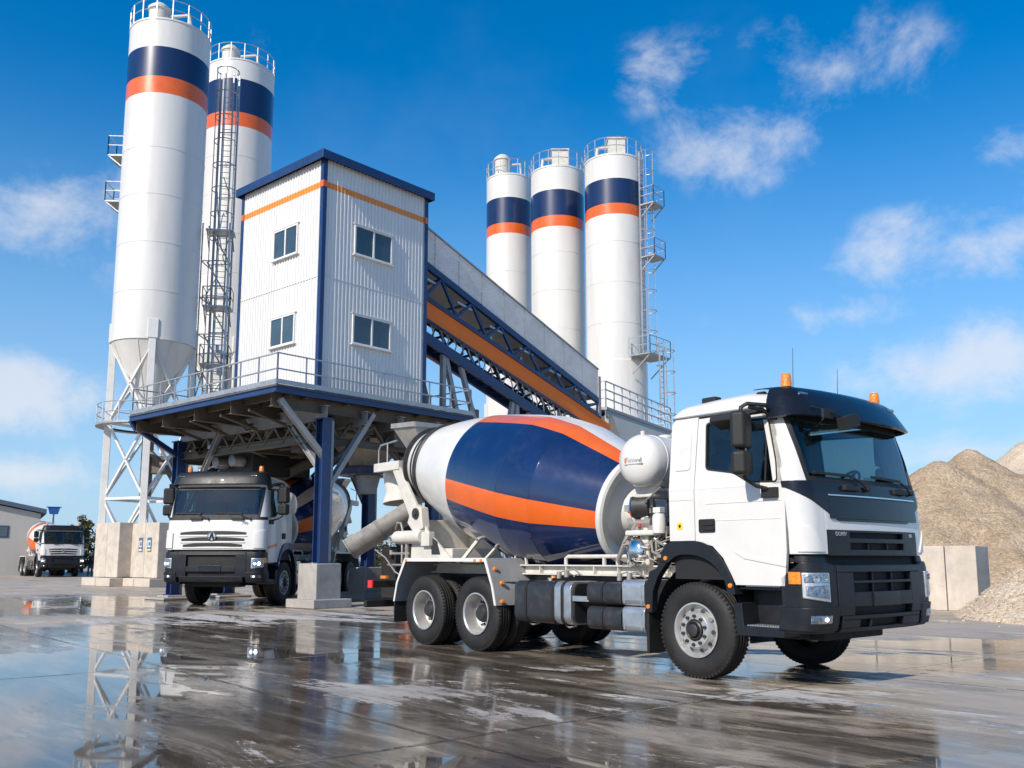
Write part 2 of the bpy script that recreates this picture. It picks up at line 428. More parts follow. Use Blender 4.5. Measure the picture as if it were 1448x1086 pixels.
    mb.build('windscreen_seal', M['black'], T, warp=W)
    mb = MB()
    for s in (-1, 1): 
        mb = MB(); kp = lambda z: 1.122*kw(z); w0 = .0
        vs_ = MB(); patch(vs_, *sorted((s*0,s*1.0)), 2.11, 2.97, 0, .05, 12, 10); 
        # remap u 0..1 -> pillar inner edge .. side wall
        mb = MB(); nz_ = 10; nu_ = 10; ring = []
        for o_ in (0, -.05):
            for i in range(nu_+1):
                for j in range(nz_+1):
                    z = 2.11+.86*j/nz_; ui = min(kp(z), 1.262); u = ui+(1.50-ui)*i/nu_; ring.append(FP(s*u, z, o_))
        Wn = nz_+1; K_ = (nu_+1)*Wn; fs_ = []
        for i in range(nu_):
            for j in range(nz_): q = (i*Wn+j,(i+1)*Wn+j,(i+1)*Wn+j+1,i*Wn+j+1); fs_ += [q, tuple(K_+x for x in q)[::-1]]
        for j in range(nz_):
            for i in (0, nu_): a = i*Wn+j; fs_.append((a,a+1,K_+a+1,K_+a))
        mb.add(ring, fs_); mb.build('pillar', wh, T, warp=W)
    mb = MB(); patch(mb, -1.3, 1.3, 2.86, 2.98, 0, .04); mb.build('header_panel', wh, T, .004, warp=W)
    # wipers
    for c in (-.62, .42):
        mb = MB(); a = FP(c+.48, 2.08, .03); b = FP(c+.22, 2.20, .045); e0 = FP(c-.42, 2.225, .03); e1 = FP(c+.28, 2.21, .03)
        mb.tube([a, (a+b)/2+V3((.02,0,.0)), b], .012, 6); mb.bar(e0, e1, .018, .03); mb.box(FP(c+.18,2.08,.03),(.05,.30,.055)); mb.cyl(a-V3((.03,0,0)), a+V3((.03,0,0)), .028); mb.build('wiper', M['black'], T, .003, warp=W)
    # ---- sun visor
    mb = MB(); rows = [(2.835,.165),(2.84,.185),(2.93,.15),(3.03,.085),(3.11,.02),(3.155,-.04),(3.185,-.15),(3.20,-.30)]
    if style == 'B': rows = [(2.93,.16),(2.935,.18),(3.02,.17),(3.12,.14),(3.20,.06),(3.24,-.06),(3.25,-.30)]
    nu = 48; vs = []; fs = []
    ue = 1.40
    for k, th in enumerate((0, .025)):
        for i in range(nu+1):
            u = -ue+2*ue*i/nu; e = 1-.55*(abs(u)/ue)**6
            for (z, o) in rows:
                zz_ = z+.022*(o < .1)-(.02*(abs(u)/ue)**4 if o > -.1 else .03*(abs(u)/ue)**3)
                p = FP(u*(1 if o > -.1 else .93), min(z, 3.0), max(o, 0)*e-th)
                if o < 0: p = FP(u*.97, 3.0, 0); p.x += o*1.0; p.y *= (1-.25*(-o))
                p.z = zz_-th*.3; vs.append(p)
    Wd = len(rows); K = (nu+1)*Wd
    for i in range(nu):
        for j in range(Wd-1):
            q = (i*Wd+j,(i+1)*Wd+j,(i+1)*Wd+j+1,i*Wd+j+1); fs += [q, tuple(K+x for x in q)[::-1]]
        for j in (0, Wd-1): a, b = i*Wd+j,(i+1)*Wd+j; fs.append((a,b,K+b,K+a))
    for j in range(Wd-1):
        for i in (0, nu): a, b = i*Wd+j, i*Wd+j+1; fs.append((a,b,K+b,K+a))
    mb.add(vs, fs); vis = mb.build('sun_visor', pd if style == 'A' else pl, T, .004, ang=28, warp=W)
    for s in (-1, 1):
        mb = MB(); p = FP(s*1.0, 3.0, .10); mb.box(p+V3((-.06,0,.085) if style=='A' else (.02,0,.12)), (.05,.17,.035), Matrix.Rotation(R(-50),3,'Y')); mb.build('marker_lamp', M['lampw'], vis, .012, 3, warp=W)
    # beacons
    for s in (-1, 1):
        yy = s*.93; x0 = 1.12 if style == 'A' else 1.0; z0 = 3.13 if style == 'A' else 3.19
        mb = MB(); mb.lathe([(0,0),(0,.075),(.05,.07),(.06,.055),(.06,0)], (x0, yy, z0), (0,0,1), 20)
        bb_ = mb.build('beacon', M['black'], T)
        mb = MB(); mb.lathe([(0,0),(0,.058),(.03,.060),(.12,.055),(.145,.045),(.152,0)], (x0, yy, z0+.06), (0,0,1), 20); mb.build('beacon_lens', M['amber'], bb_)
    # aerials
    for (x, y, h_) in ((1.0,-.62,.52),(1.0,.30,.40)):
        mb = MB(); mb.lathe([(0,0),(0,.018),(.05,.012),(.06,.004),(h_,.0022),(h_,0)], (x, y, 3.16), (.10,-.10,1), 8); mb.build('aerial', M['black'], T)
    # ---- interior
    mb = MB(); mb.bb(1.0,1.42,-1.08,1.08,1.75,2.14); mb.box((1.18,.55,2.14),(.28,.5,.10)); mb.build('dashboard', M['seat'], T, .05, 3, warp=W)
    for y in (-.62, .62):
        mb = MB(); mb.box((.30,y,1.80),(.50,.50,.16)); mb.box((.06,y,2.2),(.14,.46,.70),Matrix.Rotation(R(-8),3,'Y')); mb.box((.02,y,2.64),(.10,.28,.20)); mb.build('seat', M['seat'], T, .04, 3)
    mb = MB(); c = V3((.86,.62,2.20)); ax = V3((-.75,0,.66)).normalized(); sx = V3((0,1,0)); sy = ax.cross(sx)
    mb.tube([c+(sx*math.cos(a)+sy*math.sin(a))*.215 for a in [2*PI*k/28 for k in range(28)]], .016, 8, True)
    mb.bar(c-sx*.2, c+sx*.2, .04, .02, ax); mb.bar(c, c-ax*.35, .05); mb.bar(c, c-sy*.2, .04, .02, ax); mb.build('steering_wheel', M['black'], T)
    # ---- white front and dark upper panel
    top = 2.13
    if style == 'A':
        lowb = lambda u: 1.72 if abs(u) < .72 else 1.72+.30*((abs(u)-.72)/.55) if abs(u) < 1.27 else 2.02+.05*min(1,(abs(u)-1.27)/.1)
        mb = MB(); patch(mb, -.93, .93, 1.625, top, 0, .05)
        for s in (-1, 1): patch(mb, *sorted((s*.93,s*1.40)), 1.375, top, 0, .05, 14)
        mb.build('front_panel', wh, T, .006)
        mb = MB(); patch(mb, -1.40, 1.40, lowb, lambda u: 2.135, .014, .03, 72, 6); fp = mb.build('upper_front_panel', pd, T, .005)
        mb = MB(); patch(mb, -.86, .97, lambda u: 1.745+.0*u, 1.975, .020, .02, 48, 3); mb.build('bonnet_flap', pd, fp, .006)
        mb = MB(); patch(mb, -.86, .97, 1.985, 2.003, .026, .02); mb.build('trim_strip', M['chrome'], fp, .004)
        # corner air deflector crease
        for s in (-1, 1): mb = MB(); patch(mb, *sorted((s*1.0,s*1.30)), 1.40, lambda u: 1.66-.25*max(0,(1.15-abs(u))/.15), .016, .03); mb.build('corner_deflector', wh, T, .012, 3)
    else:
        mb = MB(); patch(mb, -1.40, 1.40, 1.35, lambda u: 2.12, 0, .05, 60); mb.build('front_panel', wh, T, .006)
        for s in (-1,1): mb = MB(); patch(mb, *sorted((s*1.02,s*1.34)), 1.38, lambda u: 1.82-.08*max(0,(1.2-abs(u))/.2), .03, .04); mb.build('corner_deflector', wh, T, .012, 3)
        mb = MB()
        for z, w in ((1.75,.84),(1.60,.80),(1.46,.75)):
            patch(mb, -w, w, lambda u, z=z, w=w: z-.045+.0*u, lambda u, z=z, w=w: z+.045-.035*(abs(u)/w)**3, .006, .02)
        mb.build('grille', M['black'], T, .004)
        mb = MB()
        for z, w in ((1.68,.86),(1.53,.82),(1.40,.76)): patch(mb, -w, w, z-.02, lambda u, z=z, w=w: z+.022-.02*(abs(u)/w)**2, .022, .03)
        mb.build('grille_bar', wh, T, .008)
        p = FP(0,1.66,.02); mb = MB(); mb.lathe([(0,0),(.0,.115),(.015,.115),(.02,.105),(.006,.09),(.006,0)], p, (1,0,0), 28)
        e = mb.build('emblem', M['chrome'], T)
        mb = MB(); mb.bar(p+V3((.02,-.05,-.08)), p+V3((.02,.0,.09)), .025, .02); mb.bar(p+V3((.02,.05,-.08)), p+V3((.02,.0,.09)), .025, .02); mb.bar(p+V3((.02,-.09,-.02)), p+V3((.02,.09,-.02)), .02, .02); mb.build('emblem_bar', M['black'], e)
        text('790', .10, Matrix.Translation(FP(.78,1.98,.012)) @ Matrix.Rotation(R(90),4,'Z') @ Matrix.Rotation(R(90),4,'X'), T, M['grey'], 'badge')
        mb = MB(); patch(mb, -1.36, 1.36, 2.06, 2.13, .008, .02, 40); mb.build('scuttle', M['black'], T)
    # ---- grille / bumper
    mb = MB()
    if style == 'A':
        patch(mb, -.92, .92, 1.355, 1.63, -.05, .03); patch(mb, -.98, .98, 1.26, 1.37, -.08, .03); patch(mb, -.80, .80, .62, 1.26, -.06, .03)
        mb.build('radiator_mesh', M['dark'], T)
        mb = MB()
        for s in (-1,1):
            patch(mb, *sorted((s*.56,s*.915)), 1.36, 1.628, .008, .05)
        patch(mb, -.6, .6, 1.36, 1.425, .010, .06); patch(mb, -.62, .62, 1.495, 1.545, .014, .06); patch(mb, -.56, .56, 1.604, 1.628, .010, .05)
        for u in (-.2, .2): patch(mb, u-.012, u+.012, 1.42, 1.5, -.01, .03)
        gr = mb.build('grille', pl, T, .006)
        def ftxt(s, sz, u, z): text(s, sz, Matrix.Translation(FP(u,z,.014)) @ Matrix.Rotation(R(90)+math.atan(.12*u)*1,4,'Z') @ Matrix.Rotation(R(90),4,'X'), gr, M['alu'], 'badge')
        ftxt('DORIV', .062, -.72, 1.585); ftxt('50h', .055, .75, 1.585)
        mb = MB()
        patch(mb, -.86, .86, 1.19, 1.265, .012, .06); 
        for s in (-1,1):
            patch(mb, *sorted((s*.60,s*.86)), .745, 1.19, .010, .06)
        patch(mb, -.60, .60, 1.075, 1.105, .012, .06); patch(mb, -.60, .60, .835, .985, .012, .06)
        for u in (-.2, .2): patch(mb, u-.014, u+.014, .98, 1.19, -.02, .04)
        patch(mb, -.80, .80, .705, .745, .016, .06); patch(mb, -.80, .80, .575, .62, .012, .06)
        for a, b in ((-.80,-.50),(.38,.80),(-.31,-.28)): patch(mb, a, b, .62, .705, .014, .06)
        mb.build('bumper_centre', pl, T, .008)
        for s in (-1,1):
            mb = MB(); patch(mb, *sorted((s*.865,s*1.56)), .575, lambda u: 1.30-.05*max(0,(1.0-abs(u))/.14) if abs(u) < 1.3 else 1.30-.16*max(0,(abs(u)-1.3)/.26), .0, .07, 30)
            patch(mb, *sorted((s*.865,s*1.56)), .60, .84, .022, .05, 26)
            patch(mb, *sorted((s*.95,s*1.38)), 1.28, 1.37, -.03, .05)
            mb.build('bumper_corner', pl, T, .014, 3)
    else:
        patch(mb, -.80, .80, .66, 1.33, -.05, .03); patch(mb, -1.0, 1.0, 1.27, 1.36, -.06, .03); mb.build('radiator_mesh', M['dark'], T)
        mb = MB()
        patch(mb, -.86, .86, 1.22, 1.29, .012, .06); patch(mb, -.62, .62, .83, .95, .012, .06); patch(mb, -.80, .80, .58, .72, .012, .06)
        for s in (-1,1): patch(mb, *sorted((s*.62,s*.88)), .70, 1.25, .01, .06)
        mb.build('bumper_centre', pl, T, .008)
        for s in (-1,1):
            mb = MB(); patch(mb, *sorted((s*.87,s*1.56)), .575, 1.30, 0, .07, 30); patch(mb, *sorted((s*.87,s*1.56)), .58, .82, .03, .05, 26)
            mb.build('bumper_corner', pl, T, .014, 3)
    mb = MB(); patch(mb, -.28, .28, .835, .985, .028, .02); mb.build('number_plate', pd, T, .004)
    mb = MB(); mb.bb(.9,1.25,-.6,.6,.46,.58); mb.bb(.8,1.1,-.85,-.65,.48,.56); mb.build('underguard', M['dark'], T, .02)
    # headlights
    for s in (-1, 1):
        hi = style == 'B'
        z0, z1 = (.885, 1.19) if not hi else (.90, 1.15)
        lo = lambda u: z0+.045*(abs(u)-1.0)/.3; 
        mb = MB(); patch(mb, *sorted((s*1.0,s*1.31)), lo, z1, .018, .05, 12, 6); hl = mb.build('headlight', M['alu'], T, .012, 3)
        mb = MB(); patch(mb, *sorted((s*1.025,s*1.285)), 1.085 if not hi else .93, z1-.018, .022, .012, 10, 4)
        if not hi: patch(mb, *sorted((s*1.02,s*1.27)), lambda u: z0+.03+.045*(abs(u)-1.0)/.3, 1.06, .022, .012, 10, 4)
        mb.build('lamp_glass', M['lampw'], hl, .006)
        mb = MB(); c = FP(s*1.17, 1.125 if not hi else 1.02, .02); n = FP(s*1.17,1.12,.1)-FP(s*1.17,1.12,0)
        for (du, dz, rr_) in ((0,0,.036),(-.09,0,.026)):
            c = FP(s*(1.17+du), (1.125 if not hi else 1.02)+dz, .018); mb.lathe([(0,0),(.006,rr_),(.012,rr_),(.012,rr_*.8),(.006,rr_*.4),(.006,0)], c, n, 16)
        mb.build('lamp_bulb', M['chrome'] if not hi else M['lampon'] if s < 0 else M['lamphi'], hl)
        mb = MB(); patch(mb, *sorted((s*1.315,s*1.455)), z1-.12, z1+.005, .016, .03, 8, 3); mb.build('indicator', M['amber'], T, .006)
        mb = MB(); patch(mb, *sorted((s*.98,s*1.23)), .675, lambda u: .765, .030, .03, 8, 2); fg = mb.build('fog_lamp', M['lampw'], T, .012)
        if s < 0 or hi:
            mb = MB(); c = FP(s*1.07,.72,.028); mb.lathe([(0,0),(.0,.024),(.008,.02),(.008,0)], c, FP(s*1.07,.72,.1)-FP(s*1.07,.72,0), 14); mb.build('lamp_bulb', M['lampon'], fg)
    # ---- wheel arch, step
    ac = M['plast'] if style == 'A' else M['beamblue']
    outer = [(-.45,1.30),(-.40,1.44),(-.31,1.515),(.05,1.53),(.26,1.475),(.43,1.335),(.565,1.10),(.605,.95)]
    inner = [(.505,.95),(.455,1.115),(.315,1.27),(.11,1.36),(-.17,1.37),(-.34,1.28)]
    for s in (-1, 1):
        mb = MB(); mb.prism(rpoly(outer, .13, 5)[6:-6]+rpoly(inner, .12, 5)[6:-6] if False else sm(outer)+sm(inner), lambda a,b,s=s:(a,s*1.275,b), (0,-s*.16,0))
        mb.build('wheel_arch', ac, T, .02, 3)
        mb = MB(); mb.prism([(-.46,1.30),(-.36,1.28),(-.50,1.12),(-.58,.95),(-.60,.70),(-.70,.70),(-.69,1.0),(-.63,1.18),(-.52,1.22)], lambda a,b,s=s:(a,s*1.265,b), (0,-s*.10,0)); mb.build('arch_extension', M['plast'], T, .01)
        mb = MB(); mb.bb(-.70,-.66,min(s*1.25,s*.75),max(s*1.25,s*.75),.23,.72); mb.build('mudflap', M['black'], T, .005)
        for q_ in ((-.36,s*1.277,1.335),(.545,s*1.277,1.04),(-.65,s*1.267,.77)): mb = MB(); mb.lathe([(0,0),(0,.028),(.012,.024),(.016,0)], q_, (0,s,0), 14); mb.build('side_marker', M['amber'], T)
        # inner arch liner
        mb = MB(); pts = [(math.cos(R(a))*.64, .534+math.sin(R(a))*.74) for a in range(0,181,15)]
        mb.grid(lambda a,b,s=s: (pts[int(round(a*12))][0], s*(.55+.62*b), pts[int(round(a*12))][1]), 12, 1); mb.build('arch_liner', M['dark'], T)
        mb = MB(); st = [(.56,.86),(.60,.515),(1.18,.525),(1.205,.86),(1.14,.86),(1.14,.62),(.69,.615),(.67,.86)]
        mb.prism(st, lambda a,b,s=s:(a,s*1.255,b), (0,-s*.30,0)); mb.bb(.62,1.2,min(s*.97,s*.95),max(s*.97,s*.95),.53,1.03); mb.bb(.60,1.2,min(s*1.2,s*.97),max(s*1.2,s*.97),1.0,1.035)
        stp = mb.build('step', pl, T, .012)
        mb = MB()
        for k in range(14):
            for q in range(5): mb.box((.715+.031*k, s*(1.02+.045*q), .626), (.022,.03,.012))
            mb.box((.715+.031*k, s*1.19, 1.04), (.022,.05,.012))
        mb.build('tread_plate', M['alu'], stp)
    # ---- mirrors
    for s in (-1, 1):
        mb = MB(); y = s*1.50
        mb.box((.92,y,2.68),(.17,.27,.40),Matrix.Rotation(R(-s*18),3,'Z')); mr = mb.build('mirror', M['black'], T, .05, 4)
        mb = MB(); mb.box((.92,y,2.33),(.17,.27,.265),Matrix.Rotation(R(-s*18),3,'Z')); mb.build('wide_mirror', M['black'], mr, .05, 4)
        mb = MB(); mb.tube([(1.10,s*1.16,2.88),(1.10,s*1.30,2.95),(.98,s*1.46,2.965),(.92,s*1.49,2.93),(.92,y,2.8)], .024, 8); mb.tube([(1.08,s*1.16,2.82),(1.06,s*1.30,2.91),(.98,s*1.44,2.93)], .02, 8); mb.box((1.10,s*1.19,2.86),(.10,.08,.12)); mb.build('mirror_arm', M['black'], mr, .008)
        mb = MB(); [MB().tube([(x,y,2.5),(x,y,2.42)], .008, 6).build('mirror_link', M['galv'], mr) for x in (.97,.88)]
        mb = MB(); mb.tube([(.93,y,2.25),(.94,s*1.48,2.16),(1.0,s*1.38,2.09),(1.08,s*1.30,2.06)], .022, 8)
        mb.box((1.09,s*1.27,2.02),(.19,.06,.11)); mb.build('mirror_bracket', M['black'], mr, .008)
        if s < 0 and style == 'A':
            mb = MB(); mb.box((.62,s*1.33,2.83),(.34,.22,.10),Matrix.Rotation(R(s*20),3,'X')); mb.box((.86,s*1.26,2.90),(.40,.08,.05)); mb.build('kerb_mirror', M['black'], mr, .04, 4)
            mb = MB(); mb.box((1.62,-.56,2.78),(.12,.26,.14),Matrix.Rotation(R(15),3,'X')); mb.tube([(1.44,-.98,2.93),(1.58,-.75,2.86),(1.62,-.58,2.79)], .012, 6); mb.tube([(1.40,-.85,2.72),(1.52,-.82,2.84),(1.55,-.78,2.86)], .01, 6); mb.box((1.54,-.83,2.85),(.03,.2,.1)); mb.build('front_mirror', M['black'], T, .035, 4)

# ------------------------------------------------------------------ concrete mixer truck
SL = .21
DA = V3((math.cos(SL), 0, -math.sin(SL)))      # drum axis, pointing to the cab
DC = V3((-3, 0, 2.21)); DU = V3((math.sin(SL), 0, math.cos(SL)))
def hero_pattern(t, a):
    # a: 0 left, 90 up, 180 right
    if t < -2.09: return 0
    if 182.5 <= a <= 201 or 104.5 <= a <= 122.5 or 28 <= a <= 46 or 262 <= a <= 280: return 2
    if 46 < a < 104.5: return 0
    return 1
def make_mixer(name, label, style, loc, heading, scale=1, pattern=hero_pattern, group=None):
    T = thing(name, label, 'mixer truck', loc, heading-PI/2, group, scale)
    make_cab(T, style)
    # wheels
    for s in (-1, 1):
        wheel_parts(T, 0, s*1.065, s, 'front')
        for x in (-4.06, -5.40):
            wheel_parts(T, x, s*1.085, s, 'rear'); wheel_parts(T, x, s*.75, s, 'inner')
    mb = MB(); mb.cyl((0,-.95,RW),(0,.95,RW),.07)
    for x in (-4.06,-5.4): mb.cyl((x,-.95,RW),(x,.95,RW),.11); mb.lathe([(-.25,0),(-.22,.15),(0,.24),(.22,.15),(.25,0)],(x,0,RW),(1,0,0),20)
    mb.cyl((-4.06,0,.6),(-.3,0,.75),.06); mb.build('axle', M['dark'], T)
    # frame
    mb = MB()
    for s in (-1, 1):
        mb.bb(-7.05,1.3,min(s*.40,s*.48),max(s*.40,s*.48),.80,1.09)
    for x in (-7.0,-5.9,-4.7,-3.5,-2.3,-1.1,.2,1.2): mb.bb(x-.05,x+.05,-.40,.40,.84,1.05)
    mb.bb(-.6,1.2,-.35,.35,.75,1.28)
    mb.build('chassis', M['tank'], T, .008)
    mb = MB()
    for s in (-1, 1):
        y0, y1 = sorted((s*.64, s*.54)); mb.bb(-6.9,-.72,y0,y1,1.225,1.245); mb.bb(-6.9,-.72,y0,y1,1.10,1.12)
        yw0, yw1 = sorted((s*.56, s*.545)); mb.bb(-6.9,-.72,yw0,yw1,1.12,1.225)
        for x in (-3.3,-2.75,-2.2,-1.75,-1.3,-.9): yy0, yy1 = sorted((s*.63,s*.56)); mb.bb(x-.008,x+.008,yy0,yy1,1.12,1.225)
        mb.tube([(-2.75,s*.62,1.245),(-2.75,s*.62,1.33),(-2.70,s*.62,1.36),(-1.55,s*.62,1.36)], .028, 8)
        for x in (-2.0,-1.75): mb.bb(x-.02,x+.02,s*.62-.02,s*.62+.02,1.245,1.34)
    for x in (-6.5,-5,-3.6,-2.2,-1): mb.bb(x-.06,x+.06,-.54,.54,1.13,1.21)
    mb.build('subframe', M['beige'], T, .004)
    # side equipment
    for s in (-1, 1):
        def cs(x0, x1, z0, z1, yo, yi, rad, name_, m_, par=T, n=5):
            b = MB(); pr = rrect(*sorted((s*yi, s*yo)), z0, z1, rad, n); b.prism(pr, lambda a, c: (x0, a, c), (x1-x0,0,0)); return b.build(name_, m_, par, .01)
        ft = cs(-3.17,-2.38,.47,1.03,1.215,.62,.11,'fuel_tank',M['tank'])
        cs(-2.38,-2.04,.475,1.035,1.212,.63,.11,'tank_shell',M['alu'],ft); cs(-2.045,-2.0,.50,1.01,1.18,.66,.11,'tank_end',M['black'],ft)
        b = MB()
        for x in (-2.95,-2.40,-2.22):
            pr = rrect(*sorted((s*.61,s*1.225)),.462,1.042,.115,5); ir = rrect(*sorted((s*.625,s*1.21)),.478,1.028,.10,5); b.prism(pr, lambda a, c: (x,a,c), (.045,0,0), holes=[ir])
        b.bb(-2.1,-1.72,min(s*1.19,s*1.17),max(s*1.19,s*1.17),.79,.85); b.build('tank_strap', M['black'], ft, .004)
        b = MB(); b.bb(-2.02,-1.72,min(s*1.2,s*1.19),max(s*1.2,s*1.19),.785,.855); b.build('bracket', M['alu'], T, .004)
        b = MB(); b.lathe([(0,0),(0,.05),(.04,.05),(.05,.03),(.05,0)], (-2.7,s*.95,1.03),(0,0,1),14); b.build('filler_cap', M['chrome'], ft)
        for x0, x1 in ((-1.74,-1.485),(-1.465,-1.15)):
            for z0, z1 in ((.45,.735),(.76,1.035)): cs(x0,x1,z0,z1,1.21,.66,.085,'air_tank',M['tank'])
        b = MB()
        for z0, z1 in ((.45,.735),(.76,1.035)):
            pr = rrect(*sorted((s*.65,s*1.22)),z0-.008,z1+.008,.09,5); ir = rrect(*sorted((s*.67,s*1.205)),z0+.005,z1-.005,.08,5); b.prism(pr, lambda a,c:(-1.49,a,c), (.03,0,0), holes=[ir])
        b.build('tank_strap', M['black'], T)
        b = MB(); b.prism(rrect(*sorted((s*.62,s*1.215)),.765,1.075,.06,4), lambda a,c:(-1.12,a,c),(.36,0,0)); b.prism(rrect(*sorted((s*.62,s*1.215)),.455,.755,.06,4), lambda a,c:(-1.12,a,c),(.36,0,0))
        bx = b.build('battery_box', M['alu'], T, .02, 3)
        for z in (.92,.61):
            b = MB(); b.prism(rrect(-1.07,-.80,z-.09,z+.075,.02), lambda a,c:(a,s*1.217,c),(0,s*.005,0))
            for x in (-1.075,-.795): b.box((x,s*1.222,z-.10),(.02,.012,.05)); b.box((x,s*1.222,z+.09),(.02,.012,.05))
            b.build('box_cover', M['alu'], bx, .003)
        # hanging valves and hoses
        for x, z in ((-2.7,1.10),(-2.55,1.12),(-1.55,1.09),(-1.38,1.1),(-.95,1.1)):
            b = MB(); b.cyl((x,s*.8,z-.04),(x,s*.8,z+.05),.035); b.tube([(x,s*.8,z+.04),(x+.06,s*.72,z+.07),(x+.16,s*.66,z-.02)], .012, 6); b.build('valve', M['chute'], T)
        for x in (-2.93,-2.2): b = MB(); b.tube([(x-.04,s*1.1,.455),(x+.05,s*1.13,.44),(x+.10,s*1.05,.46)], .012, 6); b.build('strap_end', M['chute'], T)
        b = MB(); b.lathe([(0,0),(0,.035),(.03,.03),(.03,0)],(-2.62,s*.98,1.07),(0,0,1),12); b.build('side_marker', M['amber'], T)
        # rear fender
        o = [(-6.21,.64),(-6.13,.95),(-5.90,1.34),(-3.77,1.34),(-3.60,.94),(-3.53,.67)]
        i1 = [(-3.545,.67),(-3.615,.935),(-3.782,1.322),(-5.888,1.322),(-6.113,.945),(-6.193,.64)]
        i2 = [(-3.57,.67),(-3.638,.93),(-3.805,1.285),(-5.868,1.285),(-6.088,.94),(-6.17,.64)]
        b = MB(); b.prism(o+i1, lambda a,c:(a,s*1.245,c),(0,-s*.72,0)); fd = b.build('fender', M['grey'], T, .003)
        b = MB(); b.prism(o+i2, lambda a,c:(a,s*1.262,c),(0,-s*.016,0)); b.build('fender_edge', M['whiteflat'], fd, .004)
        b = MB(); b.bb(-6.22,-6.195,min(s*1.24,s*.6),max(s*1.24,s*.6),.31,.66); b.build('mudflap', M['black'], fd, .004)
        for x, z in ((-5.84,1.306),(-3.87,1.306),(-4.02,1.306)): b = MB(); b.box((x,s*1.266,z),(.05,.012,.035)); b.build('side_marker', M['amber'], fd)
        for x, z, yy in ((-3.70,1.18,1.15),(-3.60,.98,1.10),(-3.53,.72,1.15)): b = MB(); b.lathe([(0,0),(0,.032),(.04,.026),(.045,0)],(x,s*yy,z),(.92,0,.38),12); b.build('side_marker', M['amber'], fd)
        b = MB(); b.tube([(-3.63,s*1.10,1.0),(-3.60,s*.80,1.0)], .012, 6); b.build('fender_rod', M['galv'], fd)
        # tail
        b = MB(); b.bb(-7.07,-6.97,min(s*.45,s*1.18),max(s*.45,s*1.18),.84,.96); b.build('lamp_bar', M['black'], T, .006)
        b = MB(); b.bb(-7.09,-6.96,min(s*1.181,s*1.22),max(s*1.181,s*1.22),.835,.965); b.box((-7.075,s*1.05,.90),(.02,.16,.08)); b.build('tail_light', M['red'], T, .006)
        b = MB(); b.box((-6.75,s*1.1,1.02),(.16,.06,.05)); b.lathe([(0,0),(0,.03),(.04,.02),(.04,0)],(-6.95,s*1.0,1.0),(0,0,1),10); b.build('side_marker', M['amber'], T, .004)
    mb = MB(); mb.bb(-7.28,-7.18,-1.18,1.18,.50,.62)
    for s in (-1,1): mb.bb(-7.2,-6.9,s*.44-.04,s*.44+.04,.52,.86)
    mb.build('underrun_bar', M['black'], T, .01)
    # ---- drum
    prof = [(-4.15,.50),(-4.12,.56),(-3.95,.60),(-3.60,.70),(-3.40,.765),(-2.95,.885),(-2.55,.975),(-2.09,1.063),(-1.6,1.112),(-1.15,1.148),(-.676,1.1725),(-.670,1.167),(-.664,1.173),(-.40,1.150),(-.016,1.099),(-.008,1.092),(.0,1.096),(.35,.98),(.70,.865),(1.05,.745)]
    fine = []
    for (t0, r0), (t1, r1) in zip(prof, prof[1:]):
        k = max(1, int((t1-t0)/.12))
        for j in range(k): fine.append((t0+(t1-t0)*j/k, r0+(r1-r0)*j/k))
    fine.append(prof[-1])
    n = 240
    mb = MB(); mb.lathe(fine, DC, DA, n, ref=(0,1,0), fm=lambda i, a: pattern((fine[i][0]+fine[i+1][0])/2, (360-a) % 360 if DA.cross(V3((0,1,0))).z < 0 else a))
    dr = mb.build('drum', [M['drumw'], M['drumb'], M['drumo'], M['drump']], T, ang=12)
    # weld seams
    mb = MB()
    for t, r in ((-.664,1.174),(0,1.098),(-1.15,1.149),(-2.55,.976)):
        mb.lathe([(t-.012,r-.004),(t-.006,r+.004),(t+.006,r+.004),(t+.012,r-.006)], DC, DA, 120)
    mb.build('weld_seam', [M['white']], dr) if False else None
    mb = MB(); mb.lathe([(1.00,.70),(1.02,.765),(1.06,.775),(1.10,.765),(1.12,.73),(1.08,.66),(1.02,.55),(1.08,.35),(1.22,.28),(1.22,.0)], DC, DA, 80); mb.build('drum_head', M['drumw'], dr, ang=30)
    mb = MB()
    mb.lathe([(-3.53,.70),(-3.53,.765),(-3.51,.78),(-3.44,.785),(-3.42,.77),(-3.42,.74)], DC, DA, 80)
    mb.lathe([(-3.98,.58),(-4.0,.66),(-3.95,.67),(-3.92,.60)], DC, DA, 60); mb.lathe([(-3.75,.64),(-3.74,.68),(-3.70,.69),(-3.69,.66)], DC, DA, 60)
    mb.build('track_ring', M['hub'], dr, ang=30)
    mb = MB(); mb.lathe([(1.2,.0),(1.2,.24),(1.45,.22),(1.5,.16),(1.9,.15),(1.9,0)], DC, DA, 28); mb.bb(-1.75,-1.25,-.45,.45,1.24,1.5)
    for s in (-1,1): mb.prism([(-1.85,1.24),(-1.1,1.24),(-1.35,2.0),(-1.65,2.0)], lambda a,b:(a,s*.30,b),(0,s*.05,0))
    mb.build('gearbox', M['beige'], T, .02)
    # ---- rear pedestal
    mb = MB()
    for s in (-1, 1):
        mb.prism([(-7.44,3.0),(-7.18,3.0),(-6.40,2.02),(-6.25,1.80),(-5.45,1.25),(-6.75,1.25),(-6.70,1.9)], lambda a,b:(a,s*.58,b),(0,-s*.06,0))
        mb.prism([(-6.78,1.95),(-6.62,2.27),(-6.36,2.20),(-6.30,1.85),(-6.55,1.75)], lambda a,b:(a,s*.64,b),(0,-s*.16,0))
    mb.bb(-6.7,-5.6,-.52,.52,1.25,1.50); mb.bb(-6.75,-6.5,-.52,.52,1.25,2.0)
    mb.build('drum_pedestal', M['beige'], T, .015)
